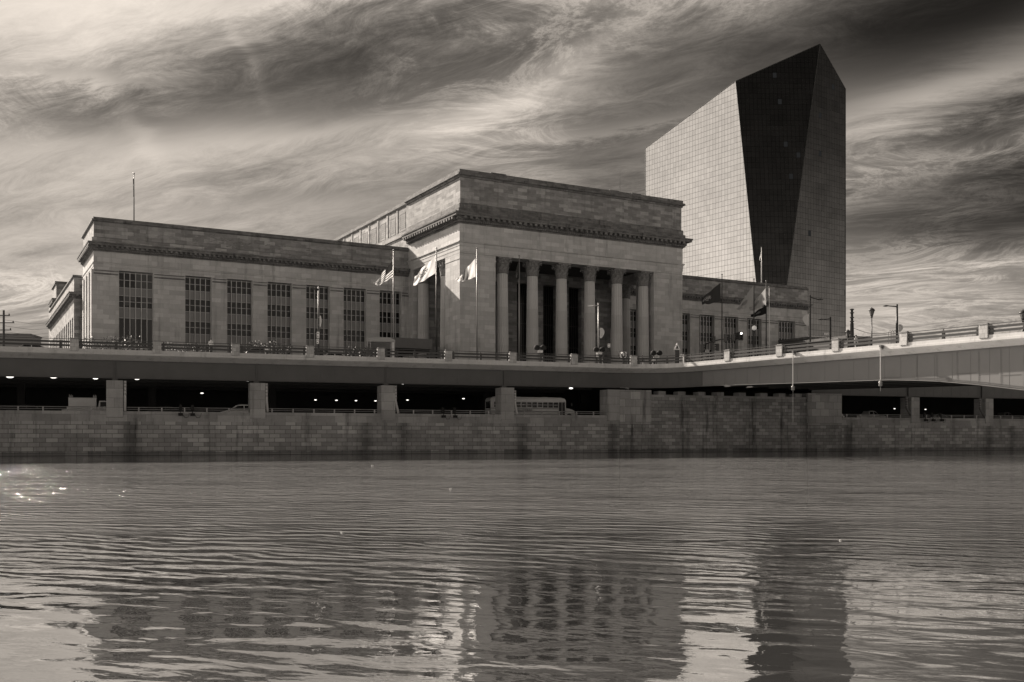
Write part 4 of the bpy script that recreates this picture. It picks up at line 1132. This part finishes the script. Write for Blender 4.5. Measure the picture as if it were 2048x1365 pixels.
def car(kind, u, w, paint, label, rev=False, z=4.2, cat='car'):
    p = q2w(u, w); q = empty('parked_car' if kind != 'pickup' else 'pickup_truck', (p.x, p.y, z), QR+(math.pi if rev else 0), label, cat, 'cars on the road under the deck' if z < 6 else 'cars on the upper road')
    if kind == 'suv': L, H, belt, W_ = 4.6, 1.68, 1.0, .92; cab = [(-2.2, 1.0), (1.15, 1.0), (.35, 1.6), (-.3, 1.68), (-1.6, 1.62), (-2.05, 1.35)]
    elif kind == 'sedan': L, H, belt, W_ = 4.6, 1.42, .92, .9; cab = [(-1.75, .92), (1.15, .92), (.4, 1.36), (-.1, 1.43), (-.8, 1.40)]
    else: L, H, belt, W_ = 5.4, 1.8, 1.1, .98; cab = [(-.5, 1.1), (1.45, 1.1), (.85, 1.72), (.5, 1.8), (-.25, 1.78)]
    h = L/2
    body = [(-h, .35), (-1.75, .28), (1.75, .28), (h, .35), (h+.02, .6), (h-.12, belt-.2), (1.3, belt), (-h+.15, belt), (-h, belt-.12)]
    if kind == 'pickup': body = [(-h, .45), (h, .45), (h, .95), (h-.15, 1.08), (1.5, belt+.04), (-h, belt)]
    b = shell(body, lambda x, zz: W_-(.08 if abs(x) > h-.3 else 0)).build('body', paint, q)
    wf = lambda x, zz: W_-.04-(zz-belt)*.38
    shell(cab, wf).build('cabin', paint, q)
    cx = sum(a for a, b_ in cab)/len(cab); cz = sum(b_ for a, b_ in cab)/len(cab)
    for sgn in (-1, 1):
        pts = [(cx+(x-cx)*.86, cz+.0+(zz-cz)*.68) for x, zz in cab]; xs = [p_[0] for p_ in pts]; mid = (min(xs)+max(xs))/2
        for lo, hi in ((min(xs), mid-.05), (mid+.05, max(xs))):
            poly = []
            for i in range(len(pts)):           # clip the glass outline to its half
                a = pts[i]; c = pts[(i+1) % len(pts)]
                ina = lo <= a[0] <= hi; 
                if ina: poly.append(a)
                for e in (lo, hi):
                    if (a[0]-e)*(c[0]-e) < 0: t_ = (e-a[0])/(c[0]-a[0]); poly.append((e, a[1]+(c[1]-a[1])*t_))
            ctr = (sum(p_[0] for p_ in poly)/len(poly), sum(p_[1] for p_ in poly)/len(poly)); poly.sort(key=lambda p_: math.atan2(p_[1]-ctr[1], p_[0]-ctr[0]))
            mb = MB(); mb.add([(x, sgn*(wf(x, zz)+.006), zz) for x, zz in poly], [tuple(range(len(poly)))]); mb.build('side_window', 'glassdark', q)
    ys = W_*.78
    fx = [c_ for c_ in cab]; 
    mb = MB(); a, c_ = cab[1], cab[2]; mb.add([(a[0]+.02-.04, -ys, a[1]+.06), (a[0]-.02, ys, a[1]+.06), (c_[0]+.05, ys*.85, c_[1]-.03), (c_[0]+.05, -ys*.85, c_[1]-.03)], [(0, 1, 2, 3)]); mb.build('windscreen', 'glassdark', q)
    for x in (-1.4, 1.4):
        for y in (-W_+.1, W_-.1): wheel(q, x*(1.15 if kind == 'pickup' else 1), y, .34 if kind != 'pickup' else .4)
    for y in (-W_*.7, W_*.7):
        mb = MB(); mb.box(h-.1, h+.03, y-.16, y+.16, .62, .76); mb.build('headlight', 'offwhite', q)
        mb = MB(); mb.box(-h-.02, -h+.08, y-.14, y+.14, .7, .85); mb.build('tail_light', 'blind', q)
    if kind == 'suv':
        mb = MB()
        for y in (-.62, .62): mb.tube([(-1.6, y, 1.70), (.1, y, 1.73)], .025, 5)
        mb.build('roof_rails', 'alu', q)
    return q
car('suv', qu(474, 6)+.2, 6, 'white', 'white estate car left of the second stone pier from the left', True)
car('sedan', qu(336, 6), 6, 'pole', 'dark low car under the deck between the two left piers')
car('sedan', qu(60, 6.5), 6.5, 'pole', 'dark car roof left of the boxed work truck')
car('pickup', qu(1735, 6), 6, 'offwhite', 'pale pickup truck right of the abutment', cat='pickup')
car('sedan', qu(1877, 6), 6, 'alu', 'silver car between the two right hand piers')
car('pickup', qu(2005, 6), 6, 'blind', 'dim pickup truck at the far right under the deck', cat='pickup')
car('sedan', qu(70, 9), 9, 'white', 'white car on the upper road at the far left behind the rails', z=GZ)
car('suv', qu(528, 9), 9, 'alu', 'silver car on the upper road right of the third stone post', z=GZ)
car('sedan', qu(672, 9), 9, 'white', 'white car on the upper road left of the bus shelter', z=GZ)
# boxed work truck
p = q2w(qu(139, 6)+1.45, 6); q = empty('work_truck', (p.x, p.y, 4.2), QR, 'small work truck with a tall boxed bed left of the first pier', 'truck')
shell([(-2.2, .5), (4.0, .5), (4.0, 1.15), (3.0, 1.25), (1.6, 1.25), (-2.2, .9)], lambda x, z: .98).build('chassis_and_bonnet', 'offwhite', q)
shell([(1.55, 1.0), (3.1, 1.2), (2.6, 1.85), (2.3, 1.95), (1.7, 1.95)], lambda x, z: .92-(z-1)*.12).build('cab', 'offwhite', q)
for sg in (-1, 1):
    mb = MB(); mb.add([(x, sg*(.925-(z-1)*.12), z) for x, z in ((1.8, 1.3), (2.75, 1.3), (2.45, 1.82), (1.8, 1.82))], [(0, 1, 2, 3)]); mb.build('side_window', 'glassdark', q)
mb = MB(); mb.box(-1.5, 1.4, -1.02, 1.02, .9, 2.25); bx_ = mb.build('boxed_bed', 'offwhite', q)
mb = MB(); mb.box(-1.52, 1.42, -1.05, 1.05, 1.25, 1.3); mb.box(-1.52, 1.42, -1.05, 1.05, 2.2, 2.28); mb.build('bed_ribs', 'alu', bx_)
for x in (-1.4, -1.2, 1.1, 1.3):
    mb = MB(); mb.box(x-.03, x+.03, -1., -.94, 2.28, 2.6); mb.box(x-.03, x+.03, .94, 1., 2.28, 2.6); mb.build('rack_stakes', 'alu', q)
for x in (-1., 3.0):
    for y in (-.85, .85): wheel(q, x, y, .4)
# school bus
u0 = qu(976, 6); p = q2w(u0, 6); q = empty('school_bus', (p.x, p.y, 4.2), QR, 'pale school bus with dark window row passing behind a pier', 'bus')
BL = 10.6
def bw(x, z): return 1.22 if z < 2.5 else 1.22-(z-2.5)*.55
shell([(0, .55), (BL, .55), (BL, 2.7), (BL-.15, 2.95), (BL-.6, 3.08), (.5, 3.1), (.1, 2.95), (0, 2.7)], bw).build('body', 'offwhite', q)
shell([(BL, .6), (BL+1.35, .6), (BL+1.45, .9), (BL+1.35, 1.3), (BL+.9, 1.55), (BL, 1.7)], lambda x, z: 1.15-(x-BL)*.12-(max(0, z-1.2))*.2).build('bonnet', 'offwhite', q)
for sg in (-1, 1):
    for k in range(12):
        x = .45+.76*k
        mb = MB(); mb.box(x, x+.62, sg*1.222-.005, sg*1.222+.005, 1.72, 2.42); wn = mb.build('window', 'glassdark', q)
        mb = MB(); mb.box(x-.02, x+.64, sg*1.226-.008, sg*1.226+.008, 2.05, 2.1)
        if k in (3, 6, 8): 
            for zz in (1.7, 2.40): mb.box(x-.05, x+.67, sg*1.226-.012, sg*1.226+.012, zz, zz+.06)
            for xx in (x-.05, x+.62): mb.box(xx, xx+.06, sg*1.226-.012, sg*1.226+.012, 1.76, 2.4)
        mb.build('sash', 'offwhite', wn)
    mb = MB(); mb.box(.0, BL-1.2, sg*1.225-.006, sg*1.225+.006, 1.15, 1.22); mb.box(.0, BL-1.2, sg*1.225-.006, sg*1.225+.006, 1.56, 1.61); mb.box(0, BL-.3, sg*1.225-.006, sg*1.225+.006, .78, .83); mb.build('rub_rails', 'black', q)
mb = MB(); mb.box(BL-1.08, BL-.16, -1.235, -1.222, .62, 2.45); dr = mb.build('door', 'glassdark', q)
mb = MB()
for x in (BL-1.12, BL-.64, BL-.18): mb.box(x, x+.05, -1.25, -1.236, .62, 2.5)
mb.build('door_frame', 'offwhite', dr)
mb = MB(); mb.add([(BL+.005, -1.0, 1.75), (BL+.005, 1.0, 1.75), (BL+.005, 1.0, 2.6), (BL+.005, -1.0, 2.6)], [(0, 1, 2, 3)]); mb.build('windscreen', 'glassdark', q)
mb = MB(); mb.add([(-.005, .9, 1.6), (-.005, -.9, 1.6), (-.005, -.9, 2.5), (-.005, .9, 2.5)], [(0, 1, 2, 3)]); mb.build('rear_window', 'glassdark', q)
mb = MB(); mb.tube([(BL+.8, -1.0, 1.5), (BL+.85, -1.25, 2.0), (BL+.8, -1.3, 2.2)], .025, 5); mb.box(BL+.7, BL+.85, -1.4, -1.15, 2.0, 2.35)
mb.tube([(BL+1.3, -1.0, 1.1), (BL+1.9, -1.15, 1.5), (BL+2.2, -1.15, 1.75)], .02, 5); mb.build('mirrors', 'pole', q)
mb = MB(); mb.box(BL+1.42, BL+1.55, -1.1, 1.1, .5, .75); mb.build('bumper', 'black', q)
mb = MB(); mb.box(3.5, 4.4, -.4, .4, 3.08, 3.14); mb.box(7.5, 8.3, -.4, .4, 3.08, 3.14); mb.build('roof_hatches', 'offwhite', q)
for x in (2.4, BL+.5):
    for y in (-1.05, 1.05): wheel(q, x, y, .48, .28)
mb = MB()
for sg in (-1, 1): mb.box(1.8, 3.0, sg*1.225-.003, sg*1.225+.003, .55, 1.0)
mb.build('wheel_arch', 'black', q)
text_mesh('YELLOWBIRD', .34, 'lettering', 'black', q, (3.5, -1.228, 1.27), (R(90), 0, 0))
# ------------------------------------------------------------------ lamps burning in the underpass
def ulamp(px, py, zc, label, big=1.):
    if zc > 7.9: p2 = q2w(qu(px, 5.), 5.); D = p2.y; zc = zat(py, D)
    D = (zc-EYE)*F/(HZ-py); p = at(px, D, zc)
    q = empty('ceiling_lamp', p, QR, label, 'ceiling light', 'lamps burning in the dark underpass')
    w = .34*big
    mb = MB(); mb.lathe((0, 0, 0), [(w*.5, 0), (w, .08*big), (w*1.05, .18*big), (w*.6, .24*big)], 12, 1., .6); mb.build('diffuser', 'lamp', q)
    top = 10.7 if zc > 7.9 else 8.6
    mb = MB(); mb.box(-w*.7, w*.7, -.14, .14, .24*big, .34*big); mb.tube([(0, 0, .34*big), (0, 0, top-zc)], .03, 5); mb.build('housing', 'darksteel', q)
for px, lab in ((20, 'bright lamp at the far left under the girder'), (107, 'bright lamp above the boxed work truck'), (191, 'flat lamp just left of the first pier'), (274, 'flat lamp right of the first pier and pipe'), (358, 'thin flat lamp above the dark low car'), (496, 'bright lamp touching the second pier')):
    ulamp(px, {20: 756.3, 107: 757, 191: 759, 274: 760, 358: 758.5, 496: 763}[px], 8.35 if px != 496 else 8.3, lab, 1.1 if px < 150 else .8)
for px, py, lab in ((806, 769, 'flat lamp right of the third pier under the girder'), (1142, 778.5, 'flat lamp above the school bus'), (404, 788, 'small round lamp behind the dark low car'), (498, 793.5, 'tiny lamp at the left edge of the second pier'),
        (545, 800, 'small far lamp right of the second pier'), (631, 801.3, 'small far lamp, second in the bay left of the third pier'), (673, 802, 'small far lamp, third in the bay left of the third pier'), (712, 802.7, 'small far lamp, fourth in the bay left of the third pier'),
        (751, 803.2, 'small far lamp beside the third pier, at its left'), (815, 801.5, 'small far lamp right of the third pier'), (927, 798.7, 'round bright far lamp left of the school bus'), (1789, 818.6, 'round far lamp right of the abutment'), (1851, 820, 'bright far lamp between the two right hand piers'), (1731, 823.5, 'tiny lamp above the pale pickup truck')):
    ulamp(px, py, 8.3 if py < 780 else (7.6 if py < 810 else 7.2), lab, .8 if py < 780 else (.55 if px not in (498, 1731) else .3))
# ------------------------------------------------------------------ pipes, brackets and hanging lights
def pipe(px, bend, label, w=-.22, mat='offwhite', ztop=8.2, right=False):
    u = qu(px, w); p = q2w(u, w); q = empty('drain_pipe', (p.x, p.y, 4.9), QR, label, 'drain pipe', 'drain pipes beside the viaduct piers')
    h = ztop-4.9
    pts = [(0, 0, h), (0, 0, h*.45), (bend, 0, 0)] if bend else [(0, 0, h), (0, 0, h*.5), (0, 0, 0)]
    mb = MB(); mb.tube(pts, .15, 10); mb.build('pipe', mat, q, True)
    mb = MB()
    for f in (.08, .2, .32, .44): mb.lathe((0, 0, h*(1-f)-.05), [(.15, 0), (.19, .03), (.19, .08), (.15, .11)], 10)
    mb.build('pipe_collars', 'alu', q)
pipe(250, 0, 'white corrugated drain pipe right of the first pier', .15)
pipe(533, .12, 'white drain pipe right of the second pier', .15)
pipe(791, .35, 'pale drain pipe bending right beside the third pier', .15)
pipe(1030, .3, 'short pale drain pipe beside the fourth pier', .15, 'offwhite', 7.9)
pipe(1677, .9, 'thin slanting drain pipe at the right abutment block', .1, 'offwhite', 6.6)
pipe(1813, 1.0, 'grey drain pipe bending towards the fifth visible pier', .15, 'blind', 8.)
pipe(1960, 1.0, 'grey drain pipe bending towards the rightmost pier', .15, 'blind', 8.)
def bracket(px, label, n=1):
    u = qu(px); p = q2w(u, 0); q = empty('floodlight_bracket', (p.x, p.y, 4.6), QR, label, 'floodlight', 'floodlights clamped to the river wall parapet')
    mb = MB(); mb.box(-.16, .16, -.12, .1, .45, 1.05); mb.tube([(0, -.05, .5), (0, -.25, .15), (.0, -.3, -.05)], .05, 6); mb.build('arm', 'black', q)
    mb = MB(); mb.box(-.24, .24, -.5, -.2, -.22, .1); mb.build('lamp_box', 'black', q)
    mb = MB(); mb.tube([(.2, -.2, .0), (.45, -.1, -.4), (.8, -.08, -.35), (.95, -.08, .1)], .025, 5); mb.build('cable', 'black', q)
for px, lab in ((361, 'left dark floodlight of the pair below the dark low car'), (385, 'right dark floodlight of the pair below the dark low car'), (886, 'left floodlight of the pair left of the school bus'), (909, 'right floodlight of the pair left of the school bus'), (1849, 'left of three dark floodlights below the silver car'), (1864, 'middle of three dark floodlights below the silver car'), (1881, 'right of three dark floodlights below the silver car')): bracket(px, lab)
def navlight(px, y0, y1, y2, label):
    D = 163/(1+1.559*(px-1024)/F)-.35; p = at(px, D, 0)
    q = empty('hanging_light', (p.x, p.y, 0), BR, label, 'navigation light', 'navigation lights hanging from the bridge edge')
    z0, z1, z2 = zat(y0, D), zat(y1, D), zat(y2, D)
    mb = MB(); mb.box(-.12, .12, -.15, .42, z0-.12, z0+.12); mb.box(-.25, .1, .1, .42, z0-.3, z0-.12); mb.build('bracket', 'blind', q)
    mb = MB(); mb.tube([(0, -.08, z0), (0, -.08, z1+.3)], .045, 6); mb.build('rod', 'offwhite', q)
    mb = MB(); mb.lathe((0, -.08, z1-.35), [(.08, 0), (.2, .05), (.17, .3), (.2, .33), (.2, .45), (.09, .5), (.06, .7)], 12); mb.build('lamp', 'alu', q, True)
    mb = MB(); mb.tube([(0, -.08, z1-.35), (0, -.08, z2)], .02, 5); mb.build('chain', 'alu', q)
navlight(1587, 704, 775, 845, 'hanging navigation light on a pale rod, left of the two on the bridge')
navlight(1762, 693, 766, 783, 'hanging navigation light on a pale rod, right of the two on the bridge')
# camera on the abutment, pale box under the girder
q = empty('security_camera', q2w(15.8, -.4).to_3d()+Vector((0, 0, 8.35)), QR, 'small pale camera on top of the left abutment block', 'camera')
mb = MB(); mb.tube([(-.9, 0, .12), (-.1, 0, .1)], .05, 6); mb.build('arm', 'alu', q)
mb = MB(); mb.tube([(-.15, 0, .1), (.3, -.05, 0.02)], [.1, .12], 10); mb.build('housing', 'alu', q)
# ------------------------------------------------------------------ people on the upper level
def person(px, D, z, label, top, leg, face=0., lean=0., arm=.0, h=1.72):
    q = at(px, D, z); k = h/1.75
    J = [(0, 0, .95), (0, 0, 1.15), (0, 0, 1.38), (0, 0, 1.5), (0, 0.0, 1.60), (0, -.005, 1.70),
         (-.1, 0, .9), (-.12, -.06, .5), (-.13, .02, .08), (-.14, -.12, .03), (.1, 0, .9), (.13, .12, .5), (.14, .22, .1), (.15, .1, .03),
         (-.19, 0, 1.4), (-.25, .03, 1.12), (-.24, -.08-arm, .9+arm), (-.24, -.12-arm, .82+arm), (.19, 0, 1.4), (.25, .02, 1.12), (.25, -.06, .88), (.25, -.08, .8)]
    E = [(0, 1), (1, 2), (2, 3), (3, 4), (4, 5), (0, 6), (6, 7), (7, 8), (8, 9), (0, 10), (10, 11), (11, 12), (12, 13), (2, 14), (14, 15), (15, 16), (16, 17), (2, 18), (18, 19), (19, 20), (20, 21)]
    Rr = [.15, .13, .15, .06, .085, .075, .09, .065, .045, .035, .09, .065, .045, .035, .06, .045, .035, .03, .06, .045, .035, .03]
    me = bpy.data.meshes.new('person'); me.from_pydata([(x*k, y*k+lean*z_, z_*k) for x, y, z_ in J], E, []); me.update()
    o = bpy.data.objects.new('person', me); col.objects.link(o); o.location = q; o.rotation_euler = (0, 0, face)
    md = o.modifiers.new('skin', 'SKIN')
    if not me.skin_vertices: me.attributes.new('skin', 'FLOAT_VECTOR', 'POINT') if False else None
    import bmesh
    bm = bmesh.new(); bm.from_mesh(me); ly = bm.verts.layers.skin.verify()
    for i, v in enumerate(bm.verts): v[ly].radius = (Rr[i]*k, Rr[i]*k); v[ly].use_root = (i == 0)
    bm.to_mesh(me); bm.free()
    o.modifiers.new('sub', 'SUBSURF').levels = 1
    me.materials.append(M[top])
    mb = MB(); mb.lathe((0, 0, .12*k), [(.16*k, .0), (.17*k, .35*k), (.19*k, .72*k), (.17*k, .86*k)], 12, 1., .75); mb.build('trousers', leg, o, True)
    mb = MB(); mb.lathe((0, -.005*k+lean*1.6, 1.64*k), [(.095*k, 0), (.105*k, .05*k), (.085*k, .12*k), (.03*k, .15*k)], 12); mb.build('hair', 'black', o, True)
    mb = MB(); mb.lathe((0, -.03*k+lean*1.6, 1.5*k), [(.04*k, 0), (.07*k, .05*k), (.08*k, .12*k), (.075*k, .16*k)], 12); mb.build('face', 'skin', o, True)
    return tag(o, label, 'person', 'people on the upper level')
person(1285, 134.5, GZ, 'person in dark top and pale trousers walking before the sixth column', 'darkcloth', 'lightcloth')
person(1308, 135, GZ, 'person in a pale top standing by the right twin lamp', 'lightcloth', 'darkcloth')
person(422, 116, GZ+.35, 'person in a white hood behind the railing below the third window', 'lightcloth', 'darkcloth', .4, .03, .3, 1.85)
person(534, 118.5, GZ, 'person in a pale shirt beside the dark spiky shrubs', 'lightcloth', 'darkcloth')
person(1712, 107.6, GZ, 'person in a light jacket on the bridge left of the lantern post', 'lightcloth', 'darkcloth', .5)
# ------------------------------------------------------------------ beyond
def far_box(px0, px1, y0, D, depth, label, mat, name='building', cat='building', rz=SR, extra=None):
    p = at((px0+px1)/2, D, GZ); w = (px1-px0)/F*D/2/math.cos(rz); h = zat(y0, D)-GZ
    q = empty(name, p, rz, label, cat)
    mb = MB(); mb.box(-w, w, 0, depth, 0, h-.5); mb.build('wall', mat, q)
    mb = MB(); mb.box(-w-.25, w+.25, -.25, depth+.2, h-.5, h); mb.build('parapet', 'cornice', q)
    mb = MB(); 
    n = max(2, int(w/2.5))
    for k in range(n):
        x = -w+(k+.5)*2*w/n; mb = MB(); mb.box(x-.8, x+.8, -.06, .02, h*.45, h*.75); mb.build('window', 'glassdark', q)
    return q
far_box(-80, 56, 667, 300, 10, 'low grey building far off beyond the left end of the station', 'metal_spandrel', rz=R(8))
far_box(1612, 1690, 676, 230, 14, 'low grey building at the foot of the glass tower', 'canvas')
far_box(1690, 1744, 673, 190, 12, 'low dark building right of the glass tower behind the bridge rails', 'canvas')
q = empty('roof_floodlight', at(1652, 229, zat(676, 229)), 0, 'white angled roof light on the low grey building', 'light')
mb = MB(); mb.box(-.6, .5, -.5, .5, .5, 1.1); mb.build('head', 'white', q)
mb = MB(); mb.tube([(-4.5, 0, .35), (-.2, 0, .2), (0, 0, .6)], .15, 6); mb.tube([(0, 0, -.6), (0, 0, .6)], .1, 6); mb.build('arm', 'white', q)
D = 150; q = empty('tapered_mast', at(1704, D, GZ), 0, 'tapered dark mast with banded top right of the tower foot', 'mast')
h = zat(618, D)-GZ; mb = MB(); mb.tube([(0, 0, 0), (0, 0, h*.78), (0, 0, h*.79), (0, 0, h)], [.42, .26, .2, .17], 12); mb.build('shaft', 'pole', q, True)
mb = MB()
for f in (.8, .86, .93, .98): mb.lathe((0, 0, h*f), [(.22, 0), (.32, .04), (.32, .14), (.2, .18)], 12)
mb.build('bands', 'blind', q)
pts = []; x1 = (1782-1704)/F*D; z0_, z1_ = h*.72, zat(665, D)-GZ
for i in range(13): t_ = i/12; pts.append((x1*t_, 0, z0_+(z1_-z0_)*t_-.9*math.sin(math.pi*t_)*.6))
mb = MB(); mb.tube(pts, .035, 5); o = mb.build('cable', 'pole', loc=at(1704, D, GZ)); tag(o, 'cable sagging right from the tapered mast', 'cable')
D = 104; q = empty('hoop_rack', at(1785, 121, GZ), 0, 'small hooped frame on the bridge left of the dark lamp post', 'rack')
mb = MB(); hz_ = zat(661, 121)-GZ
for x in (-.28, .0, .28): mb.tube([(x-.2, 0, 0), (x-.2, 0, hz_-.25), (x, 0, hz_), (x+.2, 0, hz_-.25), (x+.2, 0, 0)], .03, 5)
mb.build('hoops', 'pole', q)
def utility(px, ytop, D, label):
    q = empty('utility_pole', at(px, D, GZ), 0, label, 'utility pole'); h = zat(ytop, D)-GZ
    mb = MB(); mb.tube([(0, 0, 0), (0, 0, h)], [.3, .2], 8); mb.build('pole', 'pole', q)
    mb = MB()
    for f, w in ((.93, 1.2), (.84, 2.1), (.75, 1.5)): mb.box(-w, w, -.12, .12, h*f, h*f+.16)
    mb.build('crossarms', 'pole', q)
    mb = MB()
    for f, w in ((.93, 1.2), (.84, 2.1), (.75, 1.5)):
        for x in (-w*.9, w*.9): mb.lathe((x, 0, h*f+.16), [(.1, 0), (.14, .15), (.05, .35)], 8)
    mb.build('insulators', 'blind', q)
utility(7.5, 621, 200, 'dark utility pole with crossarms at the far left')
for i, (y0, y1) in enumerate(((640, 646), (652, 657), (664, 666), (671, 672))):
    a = at(8, 200, zat(y0, 200)); b = at(108, 262, zat(y1, 262)); m_ = (a+b)/2-Vector((0, 0, .6))
    mb = MB(); mb.tube([Vector((0, 0, 0)), m_-a, b-a], .035, 4); o = mb.build('power_line', 'pole', loc=a)
    tag(o, ['topmost', 'second', 'third', 'lowest'][i]+' power line between the far left pole and the station', 'cable', 'power lines at the far left')
# ------------------------------------------------------------------ floating bits on the river
def floater(px, py, label, r=.09):
    r = r*.75; D = EYE*F/(py-HZ); mb = MB(); mb.lathe((0, 0, -.01), [(r*.6, 0), (r, r*.3), (r*.8, r*.6), (r*.3, r*.7)], 10, 1.4, .8)
    o = mb.build('floating_scrap', 'white', loc=at(px, D, 0), smooth=True); tag(o, label, 'debris', 'white scraps floating on the river')
floater(684, 1064.5, 'white scrap floating in the middle of the ruffled water', .03); floater(1681, 1080, 'white curled scrap floating right of centre below the bridge', .03)
floater(745, 932, 'tiny pale scrap floating near the far wall', .09); floater(901, 977.5, 'tiny pale scrap floating in the middle distance', .05)
